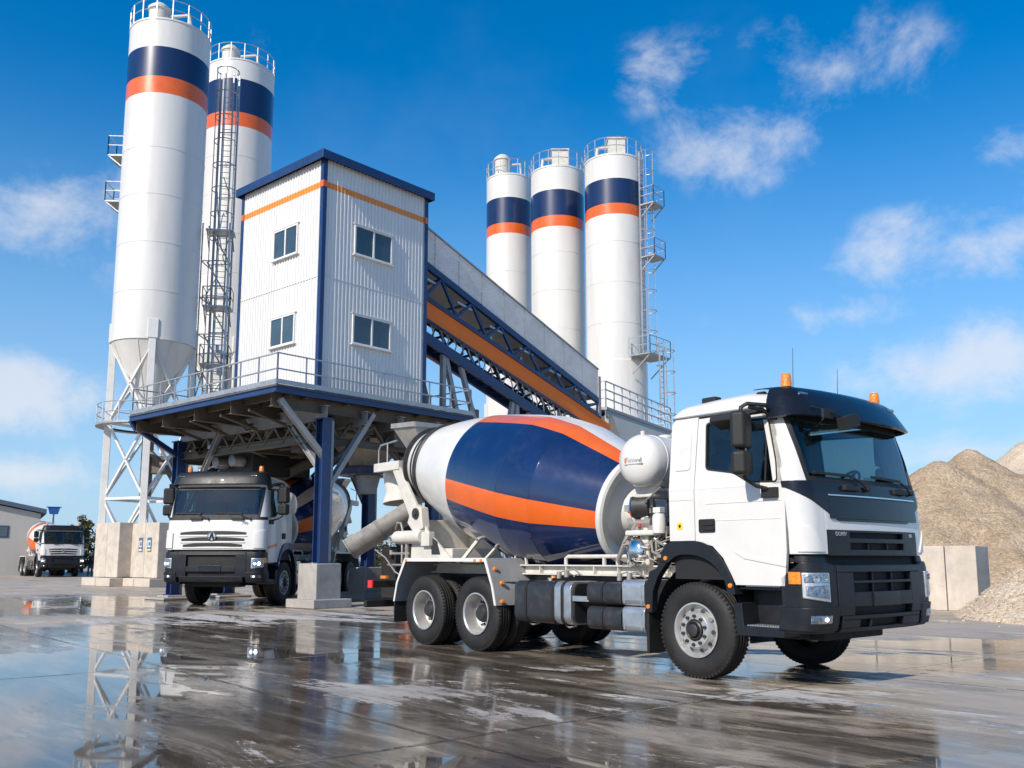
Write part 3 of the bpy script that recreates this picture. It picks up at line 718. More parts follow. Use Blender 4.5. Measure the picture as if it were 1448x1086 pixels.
    for s in (-1, 1):
        mb = MB(); mb.cyl((-6.50,s*.645,2.10),(-6.50,s*.67,2.10),.095); mb.cyl((-6.5,s*.67,2.10),(-6.5,s*.69,2.10),.05); mb.build('support_roller', M['hub'], T, .005)
        mb = MB(); mb.prism([(-6.1,1.40),(-5.85,1.40),(-5.95,1.62),(-6.12,1.70)], lambda a,b:(a,s*.583,b),(0,s*.004,0)); mb.build('access_hole', M['hub'], T)
    mb = MB(); mb.cyl((-7.12,-.62,1.70),(-6.30,-.62,1.70),.115,n=28); mb.cyl((-7.16,-.62,1.70),(-7.12,-.62,1.70),.06); mb.box((-6.2,-.60,1.66),(.25,.12,.24)); mb.build('hydraulic_cylinder', M['beige'], T, .01)
    mb = MB()
    for x in (-3.9,-3.62): mb.bar((x,-.6,1.25),(-3.76,-.6,1.85),.03); 
    mb.bar((-3.86,-.6,1.5),(-3.66,-.6,1.5),.03); mb.build('brace', M['beige'], T)
    mb = MB(); mb.bar((-5.3,-.58,1.26),(-4.9,-.45,1.7),.05); mb.build('brace', M['beige'], T); mb = MB(); mb.bar((-4.7,-.58,1.26),(-4.3,-.5,1.6),.10,.03); mb.build('brace', M['beige'], T)
    # hopper, platform, discharge, chute
    mb = MB()
    a0 = [(-7.72,-.40,3.78),(-6.95,-.40,3.74),(-6.95,.40,3.74),(-7.72,.40,3.78)]; b0 = [(-7.32,-.16,3.15),(-7.02,-.16,3.15),(-7.02,.16,3.15),(-7.32,.16,3.15)]
    mb.add(a0+b0, [(0,1,5,4),(1,2,6,5),(2,3,7,6),(3,0,4,7)])
    for p, q in zip(a0, a0[1:]+a0[:1]): mb.bar(p, q, .04, .09)
    hp = mb.build('charging_hopper', M['chute'], T, .004)
    mb = MB(); mb.bb(-8.0,-7.15,-.60,-.48,2.92,3.08); mb.bb(-8.0,-7.9,-.5,.5,2.95,3.05); mb.bb(-8.0,-7.15,.48,.60,2.92,3.08); mb.bb(-7.9,-7.2,-.48,.48,2.98,3.0)
    pf = mb.build('rear_platform', M['beige'], T, .01)
    mb = MB(); mb.tube([(-7.92,-.54,3.08),(-7.92,-.54,3.34),(-7.86,-.54,3.42),(-7.3,-.54,3.46)], .016, 6); mb.tube([(-7.62,-.54,3.08),(-7.62,-.54,3.44)], .014, 6); mb.tube([(-7.92,.54,3.08),(-7.92,.54,3.42),(-7.3,.54,3.46)], .016, 6); mb.build('handrail', M['galv'], pf)
    mb = MB(); mb.lathe([(0,.36),(-.12,.37),(-.35,.33),(-.55,.40),(-.58,.40),(-.55,.385),(-.35,.31),(-.02,.33)], (-7.93,0,2.95), (-.12,-.0,1), 36); mb.build('discharge_funnel', M['beige'], T, ang=40)
    c0 = V3((-7.42,-.12,2.27)); c1 = V3((-8.28,-.92,1.57)); ax = (c1-c0).normalized(); sd = ax.cross(V3((0,0,1))).normalized(); up = sd.cross(ax)
    mb = MB(); Lc = (c1-c0).length
    def trough(a, b, r, th, o):
        pts = []
        for k in range(19): an = R(180+180*k/18); pts.append((r*math.cos(an), r*math.sin(an)))
        full = [(r, .16)] ; full = [( r*math.cos(R(180+180*k/18)), r*math.sin(R(180+180*k/18))) for k in range(19)]
        outl = [(-r,.10)]+full+[(r,.10)]; innl = [(x*(1-th/r), y*(1-th/r) if y < 0 else y) for x, y in outl][::-1]
        mb.prism(outl+innl, lambda p, q: c0+ax*a+sd*p+up*(q+o), ax*(b-a))
    trough(-.15, Lc*.52, .245, .02, 0); trough(Lc*.48, Lc, .258, .02, -.005)
    for a in (.02, Lc*.5, Lc-.04): trough(a, a+.035, .278, .022, -.005)
    mb.build('discharge_chute', M['chute'], T, .004)
    mb = MB()
    mb.tube([(-6.95,-.62,1.25),(-6.95,-.62,1.85),(-7.0,-.62,1.95),(-7.12,-.62,1.96),(-7.2,-.60,1.85)], .022, 6); mb.tube([(-7.3,-.62,1.42),(-6.75,-.62,1.42)], .022, 6); mb.tube([(-7.35,-.62,1.62),(-6.9,-.62,1.62)], .018, 6)
    mb.tube([(-7.9,-.6,1.5),(-7.5,-.62,1.35),(-7.2,-.6,1.1),(-6.9,-.6,1.0)], .014, 6); mb.tube([(-6.8,-.62,1.25),(-6.8,-.62,1.6)], .035, 8); mb.tube([(-7.6,-.5,1.22),(-6.6,-.6,1.22)], .02, 6); mb.cyl((-7.3,-.62,1.40),(-7.3,-.62,1.48),.035); mb.cyl((-7.35,-.62,1.6),(-7.35,-.62,1.68),.03)
    mb.build('rear_pipework', M['chute'], T)
    # ---- water tank and pump set
    mb = MB(); r = .335; e = 1.02
    prof2 = [(-e,0),(-e+.004,.10),(-e+.02,.19),(-e+.055,.27),(-e+.11,.315),(-e+.16,r)]
    prof2 = prof2+[(-e+.30,r),(-e+.302,r+.006),(-e+.325,r+.006),(-e+.327,r)]+[(-t, q) for t, q in prof2[::-1]]
    mb.lathe(prof2, (-1.10,0,2.565), (0,1,0), 56); wt_ = mb.build('water_tank', M['white'], T, ang=28)
    mb = MB(); mb.cyl((-1.10,-.80,2.89),(-1.10,-.80,2.95),.03); mb.cyl((-1.10,-.35,2.89),(-1.10,-.35,2.93),.10); mb.cyl((-1.0,-.25,2.88),(-1.0,-.25,2.97),.04); mb.build('tank_fitting', M['beige'], wt_, .005)
    if style == 'A':
        text('Funiwvl', .088, Matrix.Translation((-1.075,-1.018,2.56)) @ Matrix.Rotation(R(3),4,'Y') @ Matrix.Rotation(R(90),4,'X'), wt_, M['grey'], 'lettering', .004)
        mb = MB(); mb.box((-1.075,-1.016,2.508),(.30,.012,.010)); mb.build('underline', M['grey'], wt_)
        mb = MB(); mb.box((-1.215,-1.014,2.56),(.018,.014,.06)); mb.build('mark', M['orange'], wt_)
    mb = MB()
    for s in (-1, 1):
        mb.bb(-1.25,-1.12,s*.66-.06,s*.66+.06,1.245,2.26); mb.prism([(-1.36,2.30),(-.84,2.30),(-1.05,2.12),(-1.28,2.12)], lambda a,b:(a,s*.66,b),(0,s*.08,0))
        mb.bb(-1.45,-.85,s*.70-.1,s*.70+.1,1.62,1.69); mb.bb(-1.4,-1.0,s*.68-.09,s*.68+.09,2.10,2.15)
    mb.bb(-1.24,-1.13,-.66,.66,2.1,2.2); mb.build('tank_stand', M['beige'], T, .02)
    mb = MB(); mb.lathe([(0,0),(0,.10),(.05,.17),(.12,.195),(.20,.18),(.26,.13),(.29,.0)], (-1.30,-.52,1.425), (-.25,-1,0), 32); pm = mb.build('pump', M['chrome'], T, ang=40)
    mb = MB(); mb.lathe([(-.05,0),(-.05,.19),(.03,.21),(.06,.2),(.06,.0)], (-1.30,-.52,1.425), (-.25,-1,0), 24)
    for k in range(10):
        a = 2*PI*k/10; q = V3((-.25,-1,0)).normalized(); x = q.cross(V3((0,0,1))); 
        c = V3((-1.30,-.52,1.425))+q*.065+(x*math.cos(a)+V3((0,0,1))*math.sin(a))*.19; mb.cyl(c, c+q*.03, .016, n=6)
    mb.build('pump_flange', M['beige'], pm)
    mb = MB(); mb.lathe([(0,0),(0,.15),(.12,.16),(.16,.12),(.22,.10),(.22,0)], (-1.0,-.50,1.42), (0,-1,0), 28); mb.bb(-1.1,-.85,-.62,-.5,1.5,1.6); mb.build('pump_motor', M['hub'], T, .01)
    mb = MB(); mb.cyl((-1.36,-.70,1.99),(-1.14,-.62,1.99),.155,n=32); rl = mb.build('hose_reel', M['hub'], T, .01)
    q = V3((-.22,-.08,0)).normalized(); c = V3((-1.36,-.70,1.99))
    mb = MB(); mb.lathe([(0,.155),(.02,.15),(.03,.13),(.032,0)], c, q, 32, fm=lambda i, a: [0,1,1,2,0,0,3,1,0][int(a/40)] if i < 3 else 0)
    mb.build('reel_label', [M['poster'], M['posterw'], M['orange'], M['postery']], rl)
    mb = MB(); mb.bar((-1.30,-.68,1.86),(-1.33,-.66,1.55),.03); mb.build('lever', M['black'], rl)
    mb = MB(); mb.lathe([(0,0),(0,.085),(.20,.085),(.24,.07),(.26,.03),(.26,0)], (-.88,-.78,1.64), (0,0,1), 24); mb.box((-.88,-.78,1.93),(.12,.10,.07)); mb.build('filter', M['white'], T, .008)
    mb = MB(); rng = random.Random(3)
    mb.tube([(-1.72,-.66,1.30),(-1.55,-.66,1.60),(-1.50,-.66,1.66),(-1.40,-.66,1.66)], .028, 8)
    mb.tube([(-1.40,-.72,1.78),(-1.05,-.72,1.78)], .05, 10); mb.tube([(-1.36,-.74,1.86),(-1.30,-.74,1.78),(-1.36,-.74,1.70)], .03, 8)
    for k in range(34):
        x = rng.uniform(-1.5,-.75); z = rng.uniform(1.35,1.7); y = -.62-rng.random()*.12
        mb.tube([(x,y,z),(x+rng.uniform(-.1,.15),y-.06,z-.08-rng.random()*.06),(x+rng.uniform(.05,.25),y-.01,z-rng.random()*.22)], rng.choice((.009,.012,.017)), 6)
    for k in range(40):
        x = rng.uniform(-1.5,-.72); z = rng.uniform(1.26,2.05); mb.box((x,-.64-rng.random()*.08,z),(rng.uniform(.03,.11),.06,rng.uniform(.03,.10)))
    mb.tube([(-.75,-.9,2.2),(-.95,-.85,2.1),(-1.1,-.8,2.05)], .012, 6)
    mb.build('hydraulic_hose', M['chute'], T)
    mb = MB()
    for x, z in ((-1.2,1.76),): mb.cyl((x,-.80,z),(x,-.76,z),.02,n=12)
    mb.build('tap_handle', M['red'], T)
    mb = MB(); mb.bb(-1.0,-.45,-.5,.6,1.25,2.1); mb.build('engine_cover', M['dark'], T, .03)
    return T, dr

hd = R(39.8)
make_mixer('mixer_truck', 'nearest mixer truck, with white cab, anthracite grille and big blue and orange drum', 'A', (2.997,11.343,0), hd)
def pat2(t, a):
    if t < -2.3: return 0
    a = (a+12) % 90
    return 2 if a < 24 else 3 if 48 < a < 66 else 1
make_mixer('mixer_truck', 'mixer truck parked under the steel platform, with three-slot white grille and navy wheel arches', 'B', (-8.14,27.75,0), R(-8), 1.17, pat2)
def pat3(t, a):
    if t < -2.4 or t > .55: return 0
    if -1.6 < t < -.9: return 2
    if 170 < a < 205 and t > -1.6: return 2
    return 0 if a < 205 else 1
make_mixer('mixer_truck', 'small distant mixer truck at far left, in front of the grey shed', 'B', (-33.75,69.0,0), R(37), 1.15, pat3)

# ------------------------------------------------------------------ plant: helpers
def railing(mb, pts, h=1.05, step=1.4, r=.022, closed=False, mid=1):
    P = [V3(p) for p in pts]
    segs = list(zip(P, P[1:]+([P[0]] if closed else [])))
    if not closed: segs = segs[:len(P)-1]
    for a, b in segs:
        k = max(1, round((b-a).length/step))
        for z in [h]+[h*(j+1)/(mid+1) for j in range(mid)]: mb.bar(a+V3((0,0,z)), b+V3((0,0,z)), r*2)
        for j in range(k+1): q = a+(b-a)*j/k; mb.bar(q, q+V3((0,0,h)), r*2)
    return mb
def ring_rail(mb, r, z, h=1.1, n=14, tr=.024):
    for zz_ in (h, h*.5): mb.tube([(r*math.cos(2*PI*k/40), r*math.sin(2*PI*k/40), z+zz_) for k in range(40)], tr, 6, True)
    for k in range(n): a = 2*PI*k/n; mb.bar((r*math.cos(a),r*math.sin(a),z),(r*math.cos(a),r*math.sin(a),z+h),tr*2)
def caged_ladder(parent, x, y, z0, z1, a, m, cr=.40, cage0=2.2, hoop=1.2):
    """a: outward direction"""
    d = V3((math.cos(a), math.sin(a), 0)); s = V3((-math.sin(a), math.cos(a), 0)); b = V3((x, y, 0)); zv = V3((0,0,1))
    mb = MB()
    for q in (-.25, .25): mb.bar(b+s*q+zv*z0, b+s*q+zv*(z1+1.0), .07)
    k = int((z1-z0)/.33)
    for i in range(k): mb.bar(b-s*.25+zv*(z0+.33*i), b+s*.25+zv*(z0+.33*i), .03)
    for i in range(int((z1-z0)/3)+1): mb.bar(b+zv*(z0+3*i), b-d*.35+zv*(z0+3*i), .05)
    ld = mb.build('ladder', m, parent, smooth=False)
    mb = MB(); c = b+d*cr*.9
    hp = [c+(d*math.cos(t)+s*math.sin(t))*cr for t in [R(-130+260*j/12) for j in range(13)]]
    z = z0+cage0; 
    while z < z1+1.0: mb.tube([p+zv*z for p in hp], .03, 5); z += hoop
    for j in (0,3,6,9,12): mb.bar(hp[j]+zv*(z0+cage0), hp[j]+zv*(z1+.9), .04)
    mb.build('ladder_cage', m, ld)
    return ld
def rest_platform(parent, x, y, z, a, w, d_, m, rail=True):
    s = Matrix.Rotation(a, 3, 'Z'); o = V3((x, y, z))
    mb = MB(); mb.box(o, (d_, w, .08), s)
    for q in (-1,1): mb.bar(o+s@V3((d_*.45,q*w*.45,-.04)), o+s@V3((-d_*.4,q*w*.45,-d_*.75)), .06)
    if rail:
        pts = [o+s@V3(p) for p in ((-d_/2,-w/2,.04),(d_/2,-w/2,.04),(d_/2,w/2,.04),(-d_/2,w/2,.04))]; railing(mb, pts, 1.05, .9, .02)
    return mb.build('rest_platform', m, parent, smooth=False)

def silo(label, X, Y, r, z0, z1, bands, group, legs=None, cone=3.6, seamstep=2.6, filt='round'):
    T = thing('cement_silo', label, 'silo', (X, Y, 0), 0, group)
    bt, bm_, bb_ = bands
    zs = [z0]; z = z0+seamstep
    seams = []
    while z < bb_-1: seams.append(z); z += seamstep
    prof = [(z0, r+.02), (z0+.12, r+.02), (z0+.12, r)]
    for q in seams: prof += [(q-.03,r),(q-.03,r+.012),(q+.03,r+.012),(q+.03,r)]
    prof += [(bb_,r),(bb_,r+.002),(bm_,r+.002),(bt,r+.002),(bt,r),(z1-.10,r),(z1-.10,r+.03),(z1,r+.03),(z1+.02,r),(z1+.35,.5),(z1+.35,0)]
    def fm(i, a):
        zm = (prof[i][0]+prof[i+1][0])/2
        return 1 if bm_ < zm < bt else 2 if bb_ < zm < bm_ else 0
    mb = MB(); mb.lathe(prof, n=64, fm=fm); mb.build('shell', [M['silo'], M['siloblue'], M['orange']], T, ang=25)
    mb = MB(); mb.lathe([(z0,r-.02),(z0-cone,.45),(z0-cone-.5,.40),(z0-cone-.5,0)], n=48)
    for k in range(8): a = 2*PI*k/8; mb.bar((math.cos(a)*(r-.02),math.sin(a)*(r-.02),z0-.02),(math.cos(a)*.46,math.sin(a)*.46,z0-cone),.03)
    mb.build('cone', M['silo'], T, ang=25)
    mb = MB(); ring_rail(mb, r-.02, z1, 1.1, 16); mb.build('roof_railing', M['galv'], T)
    mb = MB()
    if filt == 'round': mb.lathe([(z1+.2,.55),(z1+1.5,.55),(z1+1.5,.62),(z1+1.65,.62),(z1+1.95,.3),(z1+1.95,0)], (-.3*r,-.1*r,0), n=24); mb.tube([(.0,-.1*r,z1+1.2),(.5*r,-.1*r,z1+1.3),(.55*r,0,z1+.3)], .10, 8)
    else: mb.box((.1*r,0,z1+.95),(1.1,1.0,1.3)); mb.box((.1*r,0,z1+1.66),(1.25,1.15,.12)); mb.tube([(-.2*r,0,z1+1.2),(-.55*r,-.1,z1+1.1),(-.6*r,-.1,z1+.3)], .12, 8)
    mb.build('dust_filter', M['beige'], T, .02)
    lr, th0, zf = legs
    P = [V3((lr*math.sin(R(th0+90*k)), -lr*math.cos(R(th0+90*k)), 0)) for k in range(4)]
    zv = V3((0,0,1))
    for p in P:
        mb = MB(); a = math.atan2(p.y, p.x); Mx = Matrix.Rotation(a, 3, 'Z')
        mb.box(p+zv*((z0+.6+zf)/2), (.34,.34,z0+.6-zf), Mx); mb.box(p+zv*(z0+.55), (.42,.50,1.0), Mx); mb.box(p+zv*(zf+.03), (.6,.6,.06), Mx)
        mb.build('leg', M['whiteflat'], T, .015)
    for p, q in zip(P, P[1:]+P[:1]):
        mb = MB(); za = zf+.4; zt = z0-.2; k = 3; hgt = (zt-za)/k
        for j in range(k):
            a, b = za+hgt*j, za+hgt*(j+1)
            mb.bar(p+zv*a, q+zv*b, .11); mb.bar(q+zv*a, p+zv*b, .11); mb.bar(p+zv*b, q+zv*b, .13)
        mb.build('brace', M['whiteflat'], T)
    return T

gl = 'tall cement silos on the left'; gr_ = 'row of three cement silos on the right'
S1 = silo('tallest white cement silo, leftmost, standing on white braced legs above the concrete footing blocks', -19.15, 48, 2.13, 12.5, 30.2, (28.55,26.85,25.9), gl, (1.98,20,0), 3.8)
for (a, z) in ((PI*1.02, 23.0), (PI*1.02, 20.4)): rest_platform(S1, 2.4*math.cos(a), 2.4*math.sin(a), z, a, 1.2, .8, M['galv'])
mb = MB(); mb.lathe([(8.1,2.1),(8.1,2.6),(8.2,2.6),(8.2,2.1)], n=40); ring_rail(mb, 2.55, 8.2, 1.0, 14); mb.build('ring_walkway', M['galv'], S1)
mb = MB(); mb.cyl((0,0,4.4),(0,0,8.7),.30); mb.tube([(0,0,7),(1.2,-.5,6),(2,-1,5),(3.0,-1,5)], .16, 8); mb.box((.6,.3,6.2),(1.0,.8,.9)); mb.build('dosing_pipe', M['under'], S1, .02)
S2 = silo('white cement silo standing behind the tallest one, partly hidden by a caged ladder', -18.30, 58, 2.22, 14.0, 33.6, (32.2,29.9,28.95), gl, (2.2,30,0), 4)
mb = MB(); mb.cyl((0,0,2),(0,0,9.6),.35); mb.tube([(0,0,8),(1.5,-1,7),(2.4,-1.5,4)], .2, 8); mb.tube([(-2,-1,3),(0,-1.4,4.5),(2,-1.6,3.2)], .12, 8); mb.box((0,-.5,5.5),(1.6,1.2,1.2)); mb.build('dosing_pipe', M['under'], S2, .02)
S3 = silo('white silo farthest left of the right-hand trio, the narrowest one', -.22, 64, 1.63, 11, 28.6, (26.8,24.9,24.15), gr_, (1.55,20,0), 3)
S4 = silo('middle silo of the right-hand trio, rising behind the conveyor gallery', 3.11, 60, 1.80, 11, 27.35, (25.65,23.85,23.1), gr_, (1.7,20,0), 3, filt='square')
S5 = silo('right-hand silo of the trio with a caged ladder and landings up its side', 6.62, 57, 1.88, 8.0, 26.75, (25.1,23.45,22.75), gr_, (1.8,20,0), 3, filt='square')
mb = MB(); mb.lathe([(8.0,1.94),(13.4,1.94),(13.45,1.88)], n=64); mb.build('skirt', M['silo'], S5, ang=25)
A5 = R(-40)
cx, cy = 2.08*math.cos(A5), 2.08*math.sin(A5)
caged_ladder(S5, cx, cy, 13.6, 26.0, A5, M['galv'], .45, .3, 1.3)
for z in (23.3, 19.9): rest_platform(S5, 2.75*math.cos(A5+.05), 2.75*math.sin(A5+.05), z, A5, 1.3, 1.0, M['galv'])
rest_platform(S5, 2.45*math.cos(A5), 2.45*math.sin(A5), 13.6, A5, 2.4, 1.5, M['galv'])
caged_ladder(S5, 3.25*math.cos(A5), 3.25*math.sin(A5), 7.0, 13.4, A5, M['galv'], .45, .3, 1.3)
aU = .8443; U3 = V3((math.cos(aU), math.sin(aU), 0)); V_3 = V3((-math.sin(aU), math.cos(aU), 0)); zv = V3((0,0,1))
RP = thing('access_platform', 'grey railed walkway with a white hopper below, at the lower end of the gallery', 'platform', (3.95,44,0), R(61))
mb = MB(); mb.bb(0,9.4,-.7,.7,8.45,8.58); mb.ibeam((0,-.62,8.3),(9.4,-.62,8.3),.12,.3); mb.ibeam((0,.62,8.3),(9.4,.62,8.3),.12,.3); mb.build('walkway', M['grey'], RP, smooth=False)
mb = MB(); railing(mb, [(0,.65,8.58),(0,-.65,8.58),(9.35,-.65,8.58),(9.35,.65,8.58)], 1.25, 1.1, .028, mid=2); mb.build('railing', M['galv'], RP, smooth=False)
mb = MB(); a0 = [(.4,-.8,8.2),(8.2,-.8,8.2),(8.2,1.0,8.2),(.4,1.0,8.2)]; b0 = [(4.8,-.2,5.6),(6.6,-.2,5.6),(6.6,.6,5.6),(4.8,.6,5.6)]
mb.add(a0+b0, [(0,1,5,4),(1,2,6,5),(2,3,7,6),(3,0,4,7),(0,1,2,3),(4,5,6,7)]); mb.build('hopper', M['silo'], RP, .03)
for x in (.3, 8.8):
    for y in (-.6,.6): mb = MB(); mb.bar((x,y,0),(x,y,8.2),.2); mb.build('leg', M['grey'], RP)

# caged stair ladder between the two left silos
LT = thing('ladder_tower', 'grey steel ladder tower with hoops and landings between the two left silos', 'ladder', (-16.6, 50.6, 0))
lx = caged_ladder(LT, 0, 0, 3.0, 28.6, R(-80), M['galv'], .62, .3, 1.45)
for zz_ in (19.6, 15.2, 11.9, 8.6): rest_platform(LT, .1, -.55, zz_, R(-80), 1.5, 1.2, M['galv'], zz_ < 18)
mb = MB()
for x in (-.75, .75):
    mb.bar((x*.7,.2,0),(x*.7,.2,29.5),.09); 
    mb.bar((x,-1.1,0),(x,-1.1,20),.06)
for k in range(9): mb.bar((-.75,-1.1,2.1*k+1),(.75,-1.1,2.1*k+1),.05); mb.bar((-.75,.2,2.1*k+1),(-.75,-1.1,2.1*k+1),.05); mb.bar((.6,.1,2.1*k+1),(-.5,-.9,2.1*k+3.1),.10,.04)
for k in range(14): mb.bar((-.52,.2,2*k),(.52,.2,2*k),.05)
for k in range(6): mb.bar((.75,.2,2*k),(.75,-1.1,2*k+2),.05); mb.bar((-.75,.2,2*k+2),(-.75,-1.1,2*k),.05); mb.bar((-.75,-1.1,2*k),(.75,-1.1,2*k),.05)
mb.build('mast', M['galv'], LT, smooth=False)
rng = random.Random(5); mb = MB()
for k in range(14):
    z = rng.uniform(4, 22); x = rng.uniform(-.5,.5); mb.tube([(x,.1,z),(x+rng.uniform(-.3,.3),-.2,z+1.0),(x+rng.uniform(-.3,.3),0,z+2.2)], .03, 5)
for k in range(16): mb.box((rng.uniform(-.7,.7),rng.uniform(-.9,.1),rng.uniform(6,13)),(rng.uniform(.1,.5),.3,rng.uniform(.1,.5)))
mb.build('cable', M['galv'], LT)

# ------------------------------------------------------------------ control house on its platform
TO = (-5.523, 25.7, 0)
def tw(u, v, z): return V3(TO)+U3*u+V_3*v+zv*z
H = thing('control_house', 'white corrugated two-storey control house with navy corner trims and an orange stripe', 'building', TO, aU)
BX, BY, Z0, Z1 = 4.09, 4.25, 6.02, 13.0
def corr(mb, x0, x1, fn, z0, z1, zs0, zs1, pitch=.135, dp=.026):
    n = int((x1-x0)/pitch); p = (x1-x0)/n; pr = []
    for k in range(n):
        b = x0+k*p; pr += [(b,0),(b+p*.42,0),(b+p*.54,dp),(b+p*.88,dp)]
    pr.append((x1,0))
    zz_ = [z0, zs0, zs1, z1]; vs = [fn(a, d, z) for a, d in pr for z in zz_]; o = len(mb.v)
    for p_ in vs: mb.v.append(V3(p_))
    for i in range(len(pr)-1):
        for j in range(3): mb.f.append((o+i*4+j, o+(i+1)*4+j, o+(i+1)*4+j+1, o+i*4+j+1)); mb.m.append(1 if j == 1 else 0)
mb = MB()
corr(mb, 0, BX, lambda a, d, z: (a, -d, z), Z0, Z1, 12.14, 12.33); corr(mb, 0, BY, lambda a, d, z: (-d, BY-a, z), Z0, Z1, 12.14, 12.33)
corr(mb, 0, BX, lambda a, d, z: (BX-a, BY+d, z), Z0, Z1, 12.14, 12.33); corr(mb, 0, BY, lambda a, d, z: (BX+d, a, z), Z0, Z1, 12.14, 12.33)
mb_lap = None; stripe = mat('stripe_orange', (.80,.27,.03), .4, 0, .3, .06, 2)
mb.build('wall', [M['clad'], stripe], H, smooth=False)
mb = MB(); mb.bb(.06,BX-.06,-.031,-.004,9.44,9.455); mb.bb(-.031,-.004,.06,BY-.06,9.44,9.455); mb.build('sheet_lap', M['clad'], H, smooth=False)
for (x, y, sx, sy) in ((0,0,-1,-1),(BX,0,1,-1),(0,BY,-1,1),(BX,BY,1,1)):
    mb = MB(); mb.bb(*sorted((x+sx*.05, x-sx*.09)), *sorted((y+sy*.05, y+sy*.028)), Z0, Z1); mb.bb(*sorted((x+sx*.05, x+sx*.028)), *sorted((y+sy*.028, y-sy*.09)), Z0, Z1)
    mb.mi = 1
    mb.bb(*sorted((x+sx*.054, x-sx*.093)), *sorted((y+sy*.054, y+sy*.051)), 12.14, 12.33); mb.bb(*sorted((x+sx*.054, x+sx*.051)), *sorted((y+sy*.05, y-sy*.093)), 12.14, 12.33)
    mb.build('corner_trim', [M['beamblue'], M['orange']], H, smooth=False)
mb = MB(); mb.bb(-.02,BX+.02,-.02,BY+.02,Z1,Z1+.02); ov = .17
mb.bb(-ov,BX+ov,-ov,BY+ov,Z1+.10,Z1+.16); mb.bb(-ov-.03,BX+ov+.03,-ov-.03,-ov,Z1-.06,Z1+.20); mb.bb(-ov-.03,-ov,-ov,BY+ov,Z1-.06,Z1+.20); mb.bb(-ov-.03,BX+ov+.03,BY+ov,BY+ov+.03,Z1-.06,Z1+.20); mb.bb(BX+ov,BX+ov+.03,-ov,BY+ov,Z1-.06,Z1+.20)
rng = random.Random(2)
mb.build('roof', M['beamblue'], H, .008)
def window(fn, a0, a1, z0, z1):
    """fn(a, depth outwards, z)"""
    def bx(b, x0, x1, d0, d1, q0, q1):
        vs = [fn(a, d, z) for a in (x0,x1) for d in (d0,d1) for z in (q0,q1)]
        b.add(vs, [(0,1,3,2),(4,6,7,5),(0,4,5,1),(2,3,7,6),(0,2,6,4),(1,5,7,3)])
    b = MB(); t = .055; m = (a0+a1)/2
    bx(b,a0,a1,.0,.075,z1-t,z1); bx(b,a0,a1,.0,.075,z0,z0+t); bx(b,a0,a0+t,.0,.073,z0+t,z1-t); bx(b,a1-t,a1,.0,.073,z0+t,z1-t); bx(b,m-.03,m+.03,.0,.073,z0+t,z1-t)
    w = b.build('window', M['frame'], H, .004)
    b = MB(); bx(b,a0-.05,a1+.05,.0,.12,z0-.035,z0-.002); b.build('sill', M['frame'], w, .004)
    for x0, x1 in ((a0+t,m-.03),(m+.03,a1-t)): b = MB(); bx(b,x0,x1,.034,.046,z0+t,z1-t); b.build('pane', M['pane'], w, smooth=False)
    b = MB(); bx(b,a0-.04,a1+.04,.026,.085,z1+.002,z1+.03); b.build('head_flashing', M['clad'], w)
for z0, z1 in ((10.36,11.30),(7.62,8.54)):
    window(lambda a, d, z: (a,-d,z), 1.14, 2.63, z0, z1)
    window(lambda a, d, z: (-d,a,z), 1.14, 2.40, z0, z1)

PL = thing('steel_platform', 'raised navy and grey steel platform with railings carrying the control house', 'platform', TO, aU)
DX0, DX1, DY0, DY1 = -1.62, 5.95, -.38, 7.9
mb = MB(); mb.bb(DX0,DX1,DY0,DY1,5.93,5.985); mb.build('deck', M['under'], PL)
mb = MB()
for y in (DY0, DY1): mb.ibeam((DX0,y,5.84),(DX1,y,5.84),.10,.17)
for x in (DX0, DX1): mb.ibeam((x,DY0,5.84),(x,DY1,5.84),.10,.17)
mb.build('edge_beam', M['beamblue'], PL, smooth=False)
mb = MB()
for y in (0,2.0,4.0,5.9,7.6): mb.ibeam((DX0+.1,y,5.60),(DX1-.1,y,5.60),.18,.36)
mb.build('floor_beam', M['under'], PL, smooth=False); mb = MB()
for x in (.15,1.6,3.0,4.5): mb.ibeam((x,DY0+.1,5.42),(x,DY1-.1,5.42),.2,.40)
mb.build('floor_beam', M['grey'], PL, smooth=False); mb = MB()
for x in (-1.1,-.55,.9,2.2,3.7,5.2): mb.ibeam((x,DY0+.1,5.80),(x,DY1-.1,5.80),.1,.18)
mb.build('floor_beam', M['under'], PL, smooth=False)
mb = MB(); rng = random.Random(9)
for (a, b, w) in (((.2,0,4.75),(.2,7.6,4.75),.22),((4.5,0,4.75),(4.5,7.6,4.75),.22),((.2,4.0,4.75),(4.5,4.0,4.75),.2),((.2,7.6,4.6),(4.5,7.6,4.6),.2),((1.2,6.9,3.0),(3.9,3.0,5.3),.26),((.3,7.4,4.7),(4.4,4.1,4.7),.14),((2.2,0.3,4.9),(2.2,7.5,4.9),.16),((.4,3.8,4.7),(4.4,7.4,4.7),.14)):
    mb.ibeam(a, b, w, w*1.1)
for a, b in (((.2,.2,3.6),(2.2,.3,5.2)),((.3,7.5,3.9),(3.0,7.6,5.2)),((.2,3.9,4.7),(2.3,5.6,5.3)),((.3,1.0,5.2),(3.4,4.2,4.7)),((4.5,.4,3.4),(2.6,.5,5.2)),((4.5,7.4,3.6),(4.5,4.6,5.2)),((.6,6.8,5.2),(3.6,4.2,4.9)),((1.0,2.6,5.1),(4.2,6.8,4.8))): mb.ibeam(a, b, .13, .16)
for k in range(8):
    v = .95*k; mb.bar((.2,v,4.75),(.2,v+.47,5.25),.07); mb.bar((.2,v+.47,5.25),(.2,v+.95,4.75),.07)
    mb.bar((4.5,v,4.75),(4.5,v+.47,5.25),.07); mb.bar((4.5,v+.47,5.25),(4.5,v+.95,4.75),.07)
